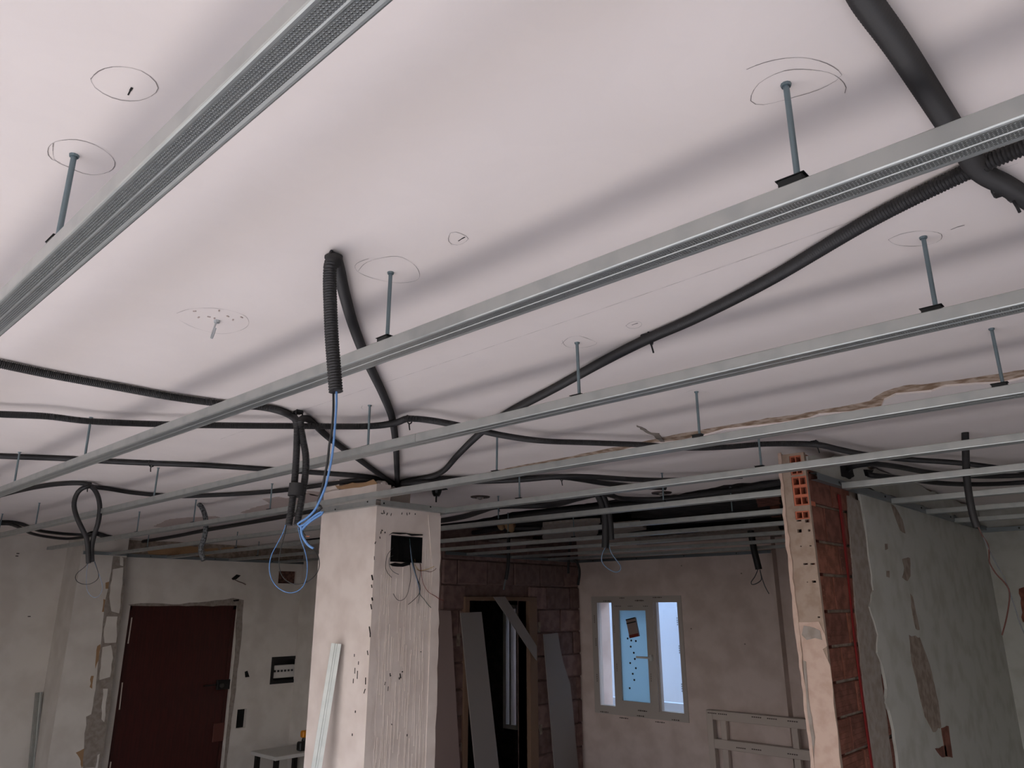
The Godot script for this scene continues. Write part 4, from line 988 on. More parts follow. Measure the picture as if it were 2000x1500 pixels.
# ================================================================ conduits on and below the ceiling
func conduit(label: String, path: PackedVector3Array, r: float, ribbed: bool, m, cat := "conduit", group := "black corrugated conduits"):
	var step := r * 0.20 if ribbed else r * 1.6
	var o = put("corrugated_conduit", tube(spline(path, step), r, 14 if r * 1435 / maxf(0.5, -path[0].z + path[0].x) > 6 else 10, ribbed), m)
	return tag(o, label, cat, group)
func conduits():
	var B = M.conduit_black; var D = M.conduit_dark
	conduit("thickest black ribbed conduit, entering at the top right corner above the second profile", pts_c([[1450, -420], [1560, -240], [1655, -70], [1690, 0], [1760, 98], [1855, 245], [1885, 292], [1905, 325], [1930, 345], [1955, 357], [1985, 375], [2040, 410], [2200, 500], [2500, 640]], 0.018), 0.0165, true, B)
	conduit("black conduit on the ceiling running diagonally from the right edge down to the column", pts_c([[2500, 60], [2250, 172], [2060, 262], [2000, 287], [1900, 330], [1700, 430], [1500, 548], [1360, 620], [1265, 662], [1180, 705], [1080, 760], [1000, 802], [960, 828], [925, 858], [893, 890], [868, 918], [845, 930], [815, 936], [785, 942], [772, 950]], 0.016), 0.0140, true, B)
	# the conduit that hangs in the middle: from the column along the ceiling to a clamp, then down
	var p := pts_c([[776, 945], [775, 915], [773, 870], [766, 818], [748, 770], [715, 700], [690, 635], [672, 572], [662, 528]], 0.015)
	var an := on_c(650, 500, 0.016)
	p.append(on_c(655, 507, 0.018))
	p.append_array(pts_h([[646, 516], [644, 545], [645, 590], [648, 660], [653, 725], [656, 765]], an + Vector3(-0.01, 0, 0.01)))
	conduit("black ribbed conduit dangling in the middle, its open end letting out a blue wire", p, 0.0135, true, B)
	# left: conduit that turns down into the hanging pair
	var hp := on_c(582, 806, 0.02)
	p = pts_c([[-600, 605], [-300, 655], [-60, 700], [0, 711], [100, 732], [230, 756], [340, 776], [445, 790], [510, 795], [545, 802], [568, 812]], 0.015)
	p.append_array(pts_h([[579, 824], [580, 860], [577, 920], [571, 980], [564, 1026]], hp))
	conduit("black ribbed conduit from the left edge, becoming the left tube of the hanging pair", p, 0.0130, true, B)
	p = pts_c([[770, 945], [755, 936], [725, 915], [695, 893], [670, 876], [640, 853], [615, 830], [600, 818]], 0.015)
	p.append_array(pts_h([[587, 822], [590, 850], [597, 890], [596, 930], [588, 980], [580, 1026]], hp + Vector3(0.012, 0, 0.01)))
	conduit("black ribbed conduit from the column, becoming the right tube of the hanging pair", p, 0.0130, true, B)
	var tp := begin(); var mid := hang(580, 957, hp)
	var ob = put("tape_wrap", tube(PackedVector3Array([mid + Vector3(0, 0.022, 0), mid, mid - Vector3(0.002, 0.022, 0)]), 0.0275, 16), D); tag(ob, "black tape wrapped round the hanging pair of conduits", "tape")
	# long one from the left edge across to the right room
	conduit("long black conduit crossing the whole ceiling from the left edge to the brick partition", pts_c([[-600, 780], [-300, 795], [-60, 806], [0, 809], [90, 813], [180, 823], [330, 829], [450, 831], [575, 832], [690, 833], [740, 831], [775, 825], [797, 818], [840, 821], [900, 832], [980, 850], [1060, 861], [1160, 865], [1260, 869], [1340, 875], [1420, 873], [1500, 867], [1590, 868], [1640, 878], [1690, 888], [1770, 897], [1870, 904], [1960, 915], [2060, 926], [2200, 936]], 0.040), 0.0125, true, B)
	conduit("plain black conduit from the left edge to the column, held by one tie", pts_c([[-600, 866], [-300, 878], [-60, 888], [0, 891], [130, 896], [210, 901], [295, 905], [400, 909], [540, 918], [640, 925], [720, 932], [765, 944]], 0.014), 0.0125, false, D)
	# loop at far left
	var la := on_c(176, 946, 0.02)
	p = pts_c([[-300, 1000], [-40, 978], [0, 968], [40, 958], [80, 950], [120, 945], [160, 944]], 0.015)
	p.append_array(pts_h([[178, 950], [190, 966], [195, 990], [192, 1020], [184, 1045], [179, 1070], [180, 1097]], la))
	conduit("black conduit from the left edge that drops as the right side of the hanging loop", p, 0.0125, false, D)
	p = pts_c([[765, 947], [740, 937], [715, 936], [640, 946], [560, 957], [480, 964], [400, 968], [340, 969], [265, 963], [215, 955], [190, 952]], 0.016)
	p.append_array(pts_h([[172, 950], [155, 958], [146, 975], [145, 992], [152, 1015], [163, 1038], [170, 1055], [173, 1100]], la + Vector3(-0.01, 0, 0.02)))
	conduit("black conduit from the column that drops as the left side of the hanging loop", p, 0.0125, false, D)
	# far left under the third profile
	conduit("black conduit at the far left, upper of two below the third profile", pts_c([[-300, 1010], [-40, 1018], [0, 1019], [25, 1020], [48, 1026], [75, 1036], [100, 1040], [130, 1043], [165, 1044], [185, 1040], [205, 1046], [228, 1050]], 0.014), 0.013, false, D)
	conduit("black conduit at the far left, lower of two below the third profile", pts_c([[-300, 1014], [-40, 1022], [0, 1023], [22, 1024], [44, 1033], [62, 1042], [90, 1048], [125, 1052], [150, 1051], [175, 1047], [190, 1044], [205, 1051], [226, 1053]], 0.032), 0.013, false, D)
	conduit("black conduit in front of the ochre-stained wall band near the entrance", pts_c([[228, 1062], [262, 1060], [290, 1056], [345, 1047], [400, 1036], [470, 1024], [560, 1008], [640, 992], [700, 982]], 0.02), 0.016, false, D)
	var hg := on_c(389, 985, 0.01)
	conduit("grey mottled conduit hanging down in front of the stained band, left of the hanging pair", pts_h([[388, 984], [395, 992], [401, 1010], [402, 1030], [399, 1050], [392, 1070], [393, 1080], [398, 1095]], hg), 0.016, false, M.conduit_grey, "conduit", "")
	# right of the column
	conduit("black conduit leaving the column to the right along the ceiling", pts_c([[778, 948], [800, 940], [850, 935], [920, 936], [1000, 935], [1090, 932], [1130, 936], [1180, 944], [1240, 950], [1300, 953]], 0.018), 0.014, false, D)
	conduit("second black conduit beside it, rising to the clip right of the column", pts_c([[785, 945], [840, 942], [920, 941], [1010, 938], [1093, 931], [1150, 931], [1230, 936], [1290, 938], [1360, 936], [1450, 930]], 0.044), 0.013, false, D)
	conduit("thick black conduit curving low to the right of the column towards the dark bay", pts_c([[840, 1020], [880, 1014], [910, 1008], [940, 998], [965, 990], [1000, 988], [1050, 988], [1090, 984], [1125, 974], [1160, 965]], 0.02), 0.020, false, D)
	var bun := on_c(1172, 965, 0.02)
	var q = pts_h([[1166, 962], [1176, 985], [1182, 1010], [1183, 1040], [1182, 1070]], bun)
	conduit("left tube of the dark conduit bundle hanging in the dark bay", q, 0.022, false, D)
	q = pts_h([[1176, 962], [1186, 990], [1192, 1020], [1194, 1054]], bun + Vector3(0.01, 0, 0.02))
	conduit("right tube of the dark conduit bundle hanging in the dark bay", q, 0.018, false, D)
	conduit("black conduit from the hanging bundle along the torn edge to the brick partition", pts_c([[1172, 962], [1195, 968], [1220, 974], [1300, 974], [1400, 962], [1530, 942]], 0.03), 0.015, false, D)
	for k in 3:
		conduit(["black conduit crossing the stripped bay right of the column, uppermost of three", "black conduit crossing the stripped bay right of the column, middle of three", "black conduit crossing the stripped bay right of the column, lowest of three"][k], pts_c([[[845, 1030], [950, 1020], [1040, 1003], [1140, 993], [1240, 985], [1380, 970], [1530, 955]], [[845, 1046], [930, 1040], [975, 1032], [1060, 1030], [1150, 1015], [1300, 1018], [1420, 1012], [1530, 1000]], [[845, 1066], [960, 1062], [1060, 1050], [1140, 1046], [1230, 1034], [1350, 1040], [1530, 1030]]][k], -0.06), [0.03, 0.024, 0.022][k], false, D)
	# small right room
	var ra := on_c(1885, 845, 0.0)
	q = pts_h([[1885, 842], [1886, 880], [1888, 930], [1893, 970], [1900, 1005], [1908, 1030]], ra)
	conduit("black drop conduit hanging from the ceiling in the small right room", q, 0.014, false, D)
	conduit("upper black conduit arching out of the hole in the partition wall, right room", PackedVector3Array([on_z(1650, 925, BRICKZ - 0.02), on_z(1662, 912, BRICKZ + 0.03), on_c(1700, 906, 0.05), on_c(1750, 911, 0.04), on_c(1810, 922, 0.03), on_c(1880, 929, 0.03), on_c(1950, 930, 0.03), on_c(2050, 926, 0.03)]), 0.013, false, D)
	conduit("lower black conduit leaving the second hole in the partition wall, right room", PackedVector3Array([on_z(1693, 924, BRICKZ - 0.02), on_z(1702, 928, BRICKZ + 0.03), on_c(1760, 934, 0.05), on_c(1830, 943, 0.05), on_c(1900, 946, 0.04), on_c(1970, 944, 0.03), on_c(2050, 938, 0.03)]), 0.013, false, D)
	# thin tails that hang before the far walls
	var t1 := on_z(990, 1072, BROWNZ + 0.35)
	conduit("thin black cable tail hanging before the doorway of the block wall", pts_h([[993, 1026], [993, 1090], [991, 1115], [988, 1132]], t1), 0.018, false, D)
	var t2 := on_z(1110, 1072, BROWNZ + 0.25)
	conduit("short black cable tail left of the corner between block wall and window wall", pts_h([[1117, 1040], [1111, 1085], [1110, 1120]], t2), 0.014, false, D)
	conduit("curved black cable tail right at the corner of block wall and window wall", pts_h([[1120, 1092], [1128, 1100], [1132, 1118], [1129, 1143]], t2), 0.014, false, D)
	var t3 := on_x(1475, 1065, WINX - 0.7)
	conduit("pair of dark tubes hanging before the window wall near the brick partition", pts_h([[1462, 1012], [1472, 1070], [1478, 1095], [1482, 1112]], t3), 0.030, false, D)
	# clamps
	var i := 0
	for c in [[652, 497, "at the top of the dangling conduit in the middle"], [797, 813, "on the long conduit above the column"], [1264, 653, "on the diagonal conduit from the right edge"], [296, 900, "on the smooth conduit at the left"], [173, 942, "at the top of the hanging loop at the far left"], [1590, 861, "on the conduit just above the brick partition"], [1955, 366, "on the thickest conduit near the right edge"], [583, 802, "at the top of the hanging pair"], [1094, 929, "on the two conduits right of the column"], [973, 984, "on the thick conduit low beside the column"]]:
		var at := on_c(c[0], c[1]); var s := 1.0 if i != 6 else 1.1
		var cl = thing("conduit_clamp", "black plastic tie clamp " + c[2], "clamp", at, "black conduit clamps")
		var st := begin(); cbox(st, Transform3D(Basis.IDENTITY, Vector3(0, -0.006, 0)), Vector3(0.014, 0.006, 0.014), 0.003); put("base", done(st), D, cl)
		put("strap", tube(spline(PackedVector3Array([Vector3(-0.013, 0, 0.012), Vector3(-0.018, -0.016, 0.014), Vector3(-0.004, -0.032, 0.012), Vector3(0.014, -0.020, 0.006), Vector3(0.014, -0.002, 0.0)]), 0.004), 0.0028, 6), D, cl)
		put("tail", tube(PackedVector3Array([Vector3(-0.004, -0.030, 0.012), Vector3(-0.005, -0.045, 0.016), Vector3(-0.004, -0.056, 0.018)]), 0.0025, 6), D, cl)
		i += 1

# ================================================================ wires
func wire(called: String, label: String, path: PackedVector3Array, r: float, m, group := ""):
	return tag(put(called, tube(spline(path, maxf(0.006, r * 2.0)), r, 7), m), label, "wire", group)
func wires():
	var an := on_c(650, 500, 0.016) + Vector3(-0.01, 0, 0.01)
	wire("blue_wire", "thick bright blue wire falling from the dangling conduit to the loops below", pts_h([[657, 762], [657, 790], [654, 835], [650, 880], [643, 920], [634, 955], [622, 983], [612, 1000], [596, 1014], [584, 1021], [581, 1026], [590, 1027], [606, 1014], [622, 1002], [631, 1000], [630, 1003], [612, 1014], [597, 1026], [590, 1035]], an), 0.0021, M.wire_blue)
	wire("black_wire", "black wire beside the thick blue wire below the dangling conduit", pts_h([[651, 762], [651, 800], [648, 840], [643, 870], [640, 900], [635, 925], [629, 955], [620, 985], [630, 990], [612, 1006], [598, 1022], [588, 1030]], an + Vector3(0, 0, -0.006)), 0.0022, M.wire_black)
	wire("blue_wire", "short doubled blue wire end hanging right below the knot of blue wires", pts_h([[588, 1028], [589, 1042], [594, 1054], [603, 1066], [612, 1071]], an), 0.0021, M.wire_blue)
	var hp := on_c(582, 806, 0.02)
	wire("blue_wire", "thin blue wire making the large loop below the hanging pair", pts_h([[558, 1024], [553, 1040], [540, 1065], [530, 1085], [526, 1108], [530, 1130], [542, 1147], [560, 1157], [578, 1156], [592, 1145], [599, 1125], [600, 1100], [596, 1078], [588, 1055], [582, 1030]], hp), 0.0016, M.wire_blue)
	wire("black_wire", "black wire making the smaller loop below the hanging pair", pts_h([[560, 1024], [556, 1045], [549, 1070], [545, 1095], [546, 1112], [553, 1128], [568, 1139], [585, 1141], [604, 1134], [620, 1117], [624, 1098], [619, 1080], [610, 1070], [596, 1052], [584, 1032]], hp + Vector3(0.01, 0, 0)), 0.0015, M.wire_black)
	wire("black_wire", "short black wire with a bare copper end beside the blue loops", pts_h([[590, 1030], [593, 1042], [598, 1047]], hp), 0.0022, M.wire_black)
	wire("copper_end", "bare copper tip of the short black wire", pts_h([[598, 1047], [602, 1048], [605, 1047]], hp), 0.0012, M.copper)
	var la := on_c(176, 946, 0.02)
	wire("black_wire", "black wire loop below the hanging conduit loop at the far left", pts_h([[174, 1098], [165, 1108], [152, 1118], [147, 1127], [151, 1136], [163, 1141], [177, 1140], [189, 1133], [193, 1124], [190, 1112], [185, 1097]], la), 0.0018, M.wire_black)
	wire("pale_blue_wire", "pale blue wire loop below the hanging conduit loop at the far left", pts_h([[184, 1096], [187, 1105], [192, 1118], [198, 1135], [200, 1150], [194, 1163], [184, 1167], [174, 1160], [169, 1145], [169, 1120], [172, 1098]], la), 0.0012, M.wire_pale_blue)
	# bundle in the dark bay
	var bun := on_c(1172, 965, 0.02)
	wire("pale_blue_wire", "pale blue wire loop below the dark bundle, left of the white window's top", pts_h([[1184, 1066], [1177, 1080], [1175, 1095], [1184, 1108], [1200, 1117], [1210, 1115], [1212, 1106], [1203, 1093], [1193, 1078], [1187, 1056]], bun), 0.003, M.wire_pale_blue)
	var t3 := on_x(1475, 1065, WINX - 0.7)
	wire("grey_wire", "thin grey wire loop below the pair of tubes beside the brick partition", pts_h([[1481, 1110], [1475, 1125], [1467, 1137], [1470, 1142], [1482, 1137], [1487, 1130], [1484, 1112], [1488, 1128], [1494, 1145], [1502, 1160]], t3), 0.004, M.wire_grey)
	var t1 := on_z(990, 1072, BROWNZ + 0.35)
	wire("grey_wire", "grey cable end below the tail hanging before the doorway", pts_h([[988, 1130], [985, 1142], [984, 1152]], t1), 0.010, M.wire_grey)
	# right room
	var ra := on_c(1885, 845, 0.0)
	wire("brown_wire", "dark thin wire falling from the drop conduit, ending free before the side wall", pts_h([[1910, 1028], [1918, 1045], [1930, 1065], [1932, 1090], [1933, 1100], [1945, 1120], [1962, 1138], [1970, 1150], [1972, 1165], [1969, 1190], [1964, 1215], [1957, 1241]], ra), 0.0026, M.wire_brown)
	wire("grey_wire", "pale thin wire falling from the drop conduit to the right edge", pts_h([[1912, 1030], [1932, 1075], [1945, 1100], [1962, 1130], [1975, 1165], [1985, 1195], [1995, 1225], [2010, 1255]], ra), 0.0022, M.wire_grey)
	# wires out of the junction box: from the box front, on a plane just before the column
	var z := COLZ + 0.012
	var inb := func(x, y): return on_z(x, y, COLZ - 0.05)
	var w := func(called, label, a, lst, r, m):
		var p := PackedVector3Array([a]); p.append_array(pts_z(lst, z)); wire(called, label, p, r, m, "wires of the junction box")
	w.call("black_wire", "black wire curling out at the lower left of the junction box", inb.call(768, 1070), [[764, 1074], [757, 1083], [754, 1095], [753, 1108], [757, 1119], [765, 1128]], 0.0013, M.wire_black)
	w.call("grey_wire", "grey wire curling out beneath the left side of the junction box", inb.call(768, 1085), [[761, 1090], [760, 1102], [763, 1111], [770, 1118], [779, 1122]], 0.0014, M.wire_grey)
	w.call("black_wire", "long black wire hooking down to the left below the junction box", inb.call(800, 1092), [[800, 1098], [802, 1115], [802, 1130], [799, 1148], [795, 1162], [788, 1171], [779, 1173], [773, 1168], [768, 1159]], 0.0013, M.wire_black)
	w.call("blue_wire", "muted blue wire in the bundle below the junction box", inb.call(800, 1052), [[803, 1085], [806, 1105], [812, 1125], [817, 1142], [820, 1158]], 0.0018, M.wire_pale_blue)
	w.call("green_wire", "dark green wire in the bundle below the junction box, splaying to the right", inb.call(799, 1050), [[804, 1088], [808, 1104], [815, 1130], [821, 1145], [820, 1160], [828, 1170], [836, 1181], [842, 1187]], 0.0016, M.wire_green)
	w.call("black_wire", "black wire in the bundle below the junction box, splaying to the left", inb.call(803, 1070), [[807, 1095], [811, 1118], [818, 1140], [819, 1158], [810, 1170], [797, 1181]], 0.0016, M.wire_black)
	w.call("grey_wire", "short grey wire end in the middle of the bundle below the junction box", inb.call(801, 1075), [[808, 1108], [816, 1135], [819, 1160], [816, 1179]], 0.0013, M.wire_grey)
	w.call("black_wire", "black wire dropping straight beside the bundle below the junction box", inb.call(815, 1090), [[820, 1100], [821, 1118], [819, 1135], [818, 1148]], 0.0013, M.wire_black)
	w.call("yellow_wire", "cream yellow wire from the junction box that curls over the column's right edge", inb.call(810, 1092), [[812, 1106], [818, 1113], [824, 1114], [833, 1112], [842, 1109], [848, 1106]], 0.0014, M.wire_yellow)
	w.call("brown_wire", "brown wire from the junction box that sags to the column's right edge", inb.call(811, 1092), [[815, 1112], [822, 1115], [832, 1115], [840, 1117], [848, 1114], [852, 1110]], 0.0013, M.wire_brown)
	w.call("red_wire", "red wire with a bare tip reaching past the column's right edge", inb.call(818, 1092), [[822, 1105], [823, 1120], [826, 1138], [834, 1153], [842, 1160], [850, 1164], [858, 1170], [867, 1173]], 0.0014, M.wire_red)

# ================================================================ pencil marks on the ceiling
func ribbon(path: PackedVector3Array, w: float) -> ArrayMesh:
	var s := spline(path, 0.012); var st := begin()
	for k in s.size() - 1:
		var d := (s[k + 1] - s[k]).normalized().cross(Vector3.UP) * w * (0.65 + 0.35 * sin(k * 0.9))
		quad_out(st, s[k] - d, s[k] + d, s[k + 1] + d, s[k + 1] - d, Vector3.DOWN)
	return done(st)
func ceiling_marks():
	var ceil = get_node("ceiling")
	for q in [[[177, 155], [195, 137], [235, 130], [280, 140], [308, 165], [303, 183], [270, 197], [230, 195], [200, 182], [182, 168], [177, 152]],
		[[118, 318], [98, 310], [93, 292], [108, 277], [150, 273], [190, 285], [218, 305], [225, 320], [218, 333], [195, 341], [165, 340], [130, 325], [108, 315], [103, 298], [104, 280]],
		[[1458, 136], [1500, 120], [1560, 112], [1610, 122], [1640, 140], [1640, 153], [1600, 175], [1540, 193], [1490, 205], [1470, 201], [1466, 190], [1480, 165], [1520, 142], [1560, 135], [1620, 142], [1645, 158], [1653, 172], [1649, 184]],
		[[700, 529], [715, 513], [750, 503], [780, 501], [810, 518], [820, 538], [810, 549], [770, 552], [720, 541], [695, 527], [696, 515], [720, 505]],
		[[880, 455], [890, 453], [912, 462], [914, 468], [900, 478], [882, 477], [875, 468], [880, 455]],
		[[1735, 468], [1760, 457], [1800, 451], [1835, 455], [1840, 463], [1830, 473], [1790, 481], [1750, 478], [1735, 468]],
		[[1097, 672], [1110, 660], [1130, 656], [1160, 666], [1166, 671], [1150, 677], [1125, 680], [1105, 676], [1098, 665]],
		[[1222, 637], [1232, 629], [1248, 628], [1254, 634], [1245, 641], [1228, 641], [1222, 635]]]:
		part("pencil_ring", ribbon(pts_c(q, 0.0006), 0.00058), M.pencil, ceil)
	for q in [[[345, 612], [375, 603], [430, 603], [475, 615], [486, 632], [470, 645], [430, 652], [380, 640], [350, 625]], [[708, 792], [706, 797], [710, 800]], [[1340, 766], [1358, 761], [1380, 766]]]:
		part("pencil_ring", ribbon(pts_c(q, 0.0006), 0.0006), M.pencil_soft, ceil)
	part("chalk_line", ribbon(pts_c([[430, 858], [560, 812], [800, 731], [1185, 600], [1460, 504], [1640, 440], [1800, 384], [1990, 318]], 0.0006), 0.0006), M.pencil_soft, ceil)
	for q in [[[250, 186], [254, 178], [258, 171]], [[895, 471], [901, 467], [908, 463]], [[1234, 635], [1240, 633], [1246, 631]]]:
		part("tick_mark", ribbon(pts_c(q, 0.0008), 0.0016), M.tick_black, ceil)
	part("tick_mark", ribbon(pts_c([[1857, 449], [1864, 446], [1872, 443], [1884, 440]], 0.0008), 0.0012), M.pencil, ceil)
	var st := begin()
	for q in [[428, 607], [419, 622], [408, 619], [472, 620], [455, 625], [380, 608], [445, 618], [388, 620]]:
		var p := on_c(q[0], q[1], 0.001)
		cbox(st, Transform3D(Basis(Vector3.UP, q[0] * 0.7), p), Vector3(0.004, 0.001, 0.002), 0.0006)
	part("plaster_flakes", done(st), M.scaled_plaster, ceil)

# ================================================================ loose things
func leaning(called, label, cat, foot: Vector3, top: Vector3, facing: Vector3, group := ""):
	var L := foot.distance_to(top); var w := 0.0245
	var ln := [Vector2(-w + 0.007, 0.036), Vector2(-w, 0.036), Vector2(-w, 0.0), Vector2(-0.006, 0.0), Vector2(-0.004, 0.0022), Vector2(0.004, 0.0022), Vector2(0.006, 0.0), Vector2(w, 0.0), Vector2(w, 0.036), Vector2(w - 0.007, 0.036)]
	var st := begin(); sheet_strip(st, ln, 0.0008, 0.0, L)
	var o = put(called, done(st), M.galvanised); tag(o, label, cat, group)
	var z := (top - foot).normalized(); var y := -(facing - z * facing.dot(z)).normalized()
	o.transform = Transform3D(Basis(y.cross(z), y, z), foot)
	return o
func board(label: String, pts: PackedVector3Array, n: Vector3, t: float, m, at: Vector3):
	var o = put("drywall_board", plate_mesh(pts, n, t), m)
	return tag(o, label, "board", "drywall boards before the block wall")
func to_floor(a: Vector3, b: Vector3) -> Vector3:
	return a + (b - a) * (a.y - 0.003) / (a.y - b.y)
func loose_things():
	# studs
	var t := on_x(657, 1257, COLX - 0.045); var b := on_x(618, 1500, COLX - 0.10)
	var f := to_floor(t, b)
	leaning("metal_stud", "galvanised stud leaning against the left face of the white column", "metal stud", f, t, Vector3(-0.55, 0, 0.83))
	t = on_z(78, 1352, LEFTZ + 0.045); b = on_z(64, 1500, LEFTZ + 0.10); f = to_floor(t, b)
	leaning("metal_stud", "galvanised stud leaning against the plain wall at the left edge", "metal stud", f, t, Vector3(0.2, 0, 1))
	# drywall boards before the block wall
	var z := BROWNZ + 0.05
	var P := func(x, y): return on_z(x, y, z)
	var pp := PackedVector3Array([P.call(846, 1191), P.call(879, 1193), to_floor(P.call(879, 1193), P.call(897, 1500)), to_floor(P.call(846, 1191), P.call(848, 1500))])
	board("brownish drywall board leaning half hidden behind the column's right edge", pp, Vector3.BACK, 0.0125, M.drywall_brown, P.call(846, 1191))
	z = BROWNZ + 0.12
	pp = PackedVector3Array([P.call(898, 1197), P.call(939, 1195), to_floor(P.call(939, 1195), P.call(973, 1500)), to_floor(P.call(898, 1197), P.call(927, 1500))])
	board("tall grey drywall board leaning across the left side of the doorway", pp, Vector3.BACK, 0.0125, M.drywall, P.call(898, 1197))
	z = BROWNZ + 0.05
	pp = PackedVector3Array([P.call(963, 1166), P.call(985, 1165), P.call(1047, 1262), P.call(1047, 1290)])
	board("short grey board fixed diagonally across the top of the doorway", pp, Vector3.BACK, 0.0125, M.drywall, P.call(963, 1166))
	pp = PackedVector3Array([P.call(1060, 1239), P.call(1088, 1236), P.call(1093, 1268), P.call(1099, 1295), P.call(1112, 1335), P.call(1116, 1370), to_floor(P.call(1116, 1370), P.call(1128, 1500)), to_floor(P.call(1060, 1239), P.call(1082, 1500))])
	board("grey drywall offcut with a bent right edge, right of the doorway", pp, Vector3.BACK, 0.0125, M.drywall, P.call(1060, 1239))
	# white window frame leaning below the window wall
	var x := WINX - 0.10
	var Q := func(px, py): return on_x(px, py, x)
	var a0: Vector3 = Q.call(1379, 1386); var a1: Vector3 = Q.call(1600, 1402)
	var fr = thing("loose_window_frame", "white plastic window frame standing against the wall at lower right", "window frame", Vector3(x, 0, a0.z))
	var w := a1.z - a0.z; var h := a0.y
	for q in [["stile", 0.0, 0.0, 0.065, h], ["stile", w - 0.065, 0.0, w, h], ["top_rail", 0.065, h - 0.085, w - 0.065, h], ["middle_rail", 0.065, Q.call(1400, 1462).y, w - 0.065, Q.call(1400, 1443).y], ["bottom_rail", 0.065, 0.0, w - 0.065, 0.07]]:
		var st := begin(); cbox(st, Transform3D(Basis.IDENTITY, Vector3(0.03, (q[2] + q[4]) / 2, (q[1] + q[3]) / 2)), Vector3(0.035, (q[4] - q[2]) / 2, (q[3] - q[1]) / 2), 0.004)
		part(q[0], done(st), M.loose_frame, fr)
	for s in [Q.call(1412, 1420).z, Q.call(1550, 1420).z]:
		var st := begin(); cbox(st, Transform3D(Basis.IDENTITY, Vector3(0.035, h / 2, s - a0.z)), Vector3(0.028, h / 2 - 0.07, 0.03), 0.004); part("mullion", done(st), M.loose_frame, fr)
	var st := begin()
	for q in [[1384, 1392], [1404, 1394], [1470, 1400], [1500, 1403], [1540, 1408], [1440, 1460], [1470, 1463], [1540, 1472]]:
		var p: Vector3 = Q.call(q[0], q[1]) - fr.position
		for k in 5: obox(st, Transform3D(Basis.IDENTITY, Vector3(-0.006, p.y, p.z + k * 0.02)), Vector3(0.001, 0.005, 0.007))
	var fp = part("film_print", done(st), M.film_print, fr); fp.set_meta("kind", "stuff")
	# shelf with the cordless drill, behind the column's left edge
	var sz := -7.4
	var s0 := on_z(538, 1479, sz); var s1 := on_z(640, 1488, sz)
	var tb = thing("work_table", "white table edge left of the column, carrying the yellow drill", "table", Vector3(s0.x, 0, sz))
	var tw := minf(s1.x - s0.x + 0.25, 4.98 - s0.x)
	st = begin(); cbox(st, Transform3D(Basis.IDENTITY, Vector3(tw / 2, s0.y - 0.018, -0.25)), Vector3(tw / 2, 0.018, 0.25), 0.004); part("table_top", done(st), M.white_plastic, tb)
	for q in [[0.05, -0.06], [tw - 0.05, -0.06], [0.05, -0.44], [tw - 0.05, -0.44]]:
		st = begin(); box_to(st, Vector3(q[0] - 0.022, 0, q[1] - 0.022), Vector3(q[0] + 0.022, s0.y - 0.036, q[1] + 0.022)); part("leg", done(st), M.dark_iron, tb)
	var dp := on_z(590, 1484, sz - 0.12); dp.y = s0.y
	var dr = thing("cordless_drill", "yellow and black cordless drill on the white table, left of the column", "drill", dp)
	st = begin(); cbox(st, Transform3D(Basis.IDENTITY, Vector3(0, 0.045, 0)), Vector3(0.060, 0.045, 0.04), 0.012); part("battery", done(st), M.box_black, dr)
	st = begin(); bar(st, Vector3(0.0, 0.08, 0), Vector3(0.03, 0.15, 0), 0.045, 0.045, Vector3.RIGHT, 0.010); part("grip", done(st), M.box_black, dr)
	st = begin(); cbox(st, Transform3D(Basis.IDENTITY, Vector3(0.045, 0.16, 0)), Vector3(0.075, 0.035, 0.032), 0.012); part("motor_housing", done(st), M.tool_yellow, dr)
	part("chuck", tube(PackedVector3Array([Vector3(0.12, 0.16, 0), Vector3(0.15, 0.16, 0), Vector3(0.18, 0.16, 0)]), 0.022, 12), M.box_black, dr)
	var bt = thing("black_canister", "black upright canister standing behind the drill at the column edge", "canister", on_z(607, 1486, sz - 0.3) * Vector3(1, 0, 1) + Vector3(0.02, s0.y, 0))
	put("body", lathe([[0.0, 0.0], [0.045, 0.0], [0.05, 0.01], [0.05, 0.26], [0.035, 0.29], [0.02, 0.30], [0.02, 0.34], [0.0, 0.34]], 16), M.box_black, bt)
	# recessed spotlight and torn hole with a dangling lamp holder right of the column
	var sp = thing("recessed_spotlight", "small chrome recessed spotlight in the ceiling right of the column", "spotlight", on_c(938, 970))
	part("ring", lathe([[0.028, -0.002], [0.034, -0.008], [0.060, -0.006], [0.064, 0.0]], 24), M.lamp_ring, sp)
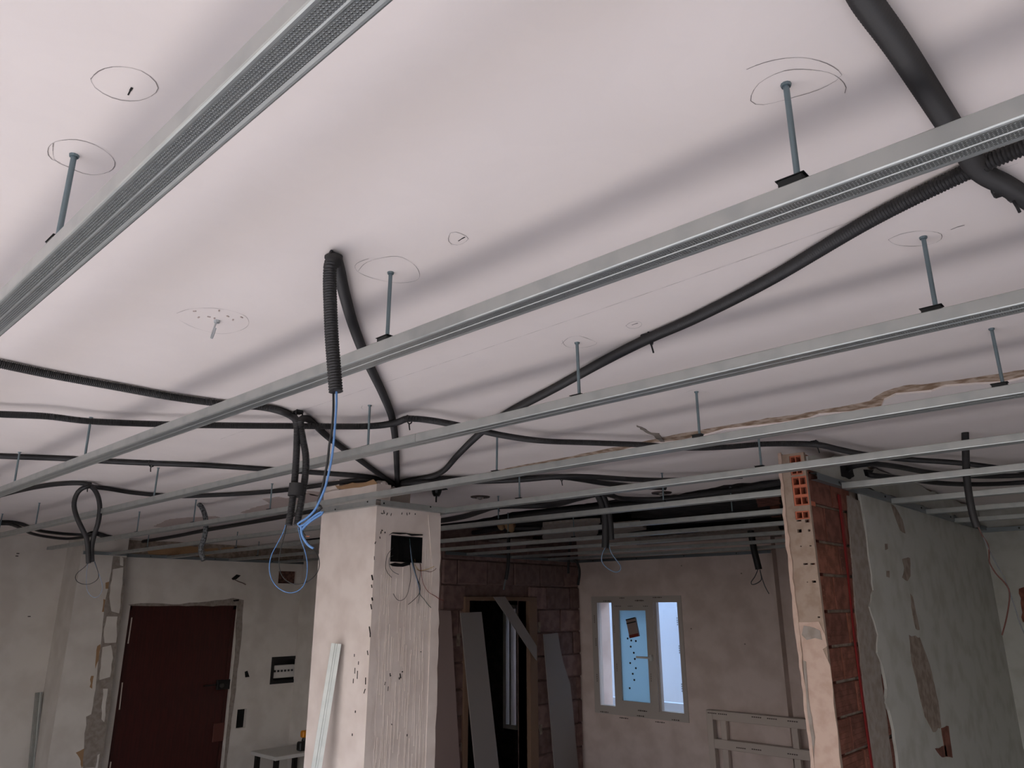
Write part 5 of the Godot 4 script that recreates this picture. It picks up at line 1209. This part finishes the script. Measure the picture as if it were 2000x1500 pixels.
	part("bulb", lathe([[0.0, -0.020], [0.012, -0.018], [0.022, -0.010], [0.028, -0.001]], 18), M.lamp_chrome, sp)
	sp = thing("recessed_spotlight", "dull recessed spotlight at the torn edge of the dark bay", "spotlight", on_c(1292, 962))
	part("ring", lathe([[0.028, -0.002], [0.034, -0.008], [0.060, -0.006], [0.064, 0.0]], 24), M.lamp_ring, sp)
	part("bulb", lathe([[0.0, -0.020], [0.012, -0.018], [0.022, -0.010], [0.028, -0.001]], 18), M.lamp_chrome, sp)
	var lh = thing("lamp_holder", "black lamp holder dangling from a torn hole beside the column top", "lamp holder", on_c(853, 953))
	part("torn_hole", plate_mesh(rag(PackedVector3Array([Vector3(-0.07, -0.001, -0.05), Vector3(-0.01, -0.001, -0.07), Vector3(0.06, -0.001, -0.05), Vector3(0.07, -0.001, 0.02), Vector3(0.02, -0.001, 0.05), Vector3(-0.05, -0.001, 0.03)]), 0.03, 0.008, Vector3.UP), Vector3.DOWN, 0.004), M.hole_dark, lh)
	part("socket", lathe([[0.0, -0.05], [0.018, -0.05], [0.026, -0.035], [0.034, -0.004], [0.0, 0.0]], 12), M.box_black, lh)
	part("pin", tube(PackedVector3Array([Vector3(0.0, -0.045, 0), Vector3(-0.002, -0.06, 0), Vector3(-0.002, -0.085, 0)]), 0.005, 6), M.box_black, lh)
	# lumps of expanding foam in the stripped bay
	var k := 0
	for q in [[988, 1028, 0.05], [1008, 1050, 0.05]]:
		var fo := begin(true)
		for e in 6:
			var c := Vector3(rng.randf_range(-0.06, 0.06), rng.randf_range(-0.02, 0.02), rng.randf_range(-0.08, 0.08))
			var sm := SphereMesh.new(); sm.radius = q[2]; sm.height = q[2] * 1.5; sm.radial_segments = 14; sm.rings = 8
			fo.append_from(sm, 0, Transform3D(Basis.from_euler(Vector3(e, e * 2, 0)), c))
		var o = put("foam_lump", fo.commit(), M.foam); o.position = on_c(q[0], q[1], -0.07)
		tag(o, ["yellowish foam lump in the stripped bay, upper one right of the column", "yellowish foam lump in the stripped bay, lower one right of the column"][k], "foam"); k += 1
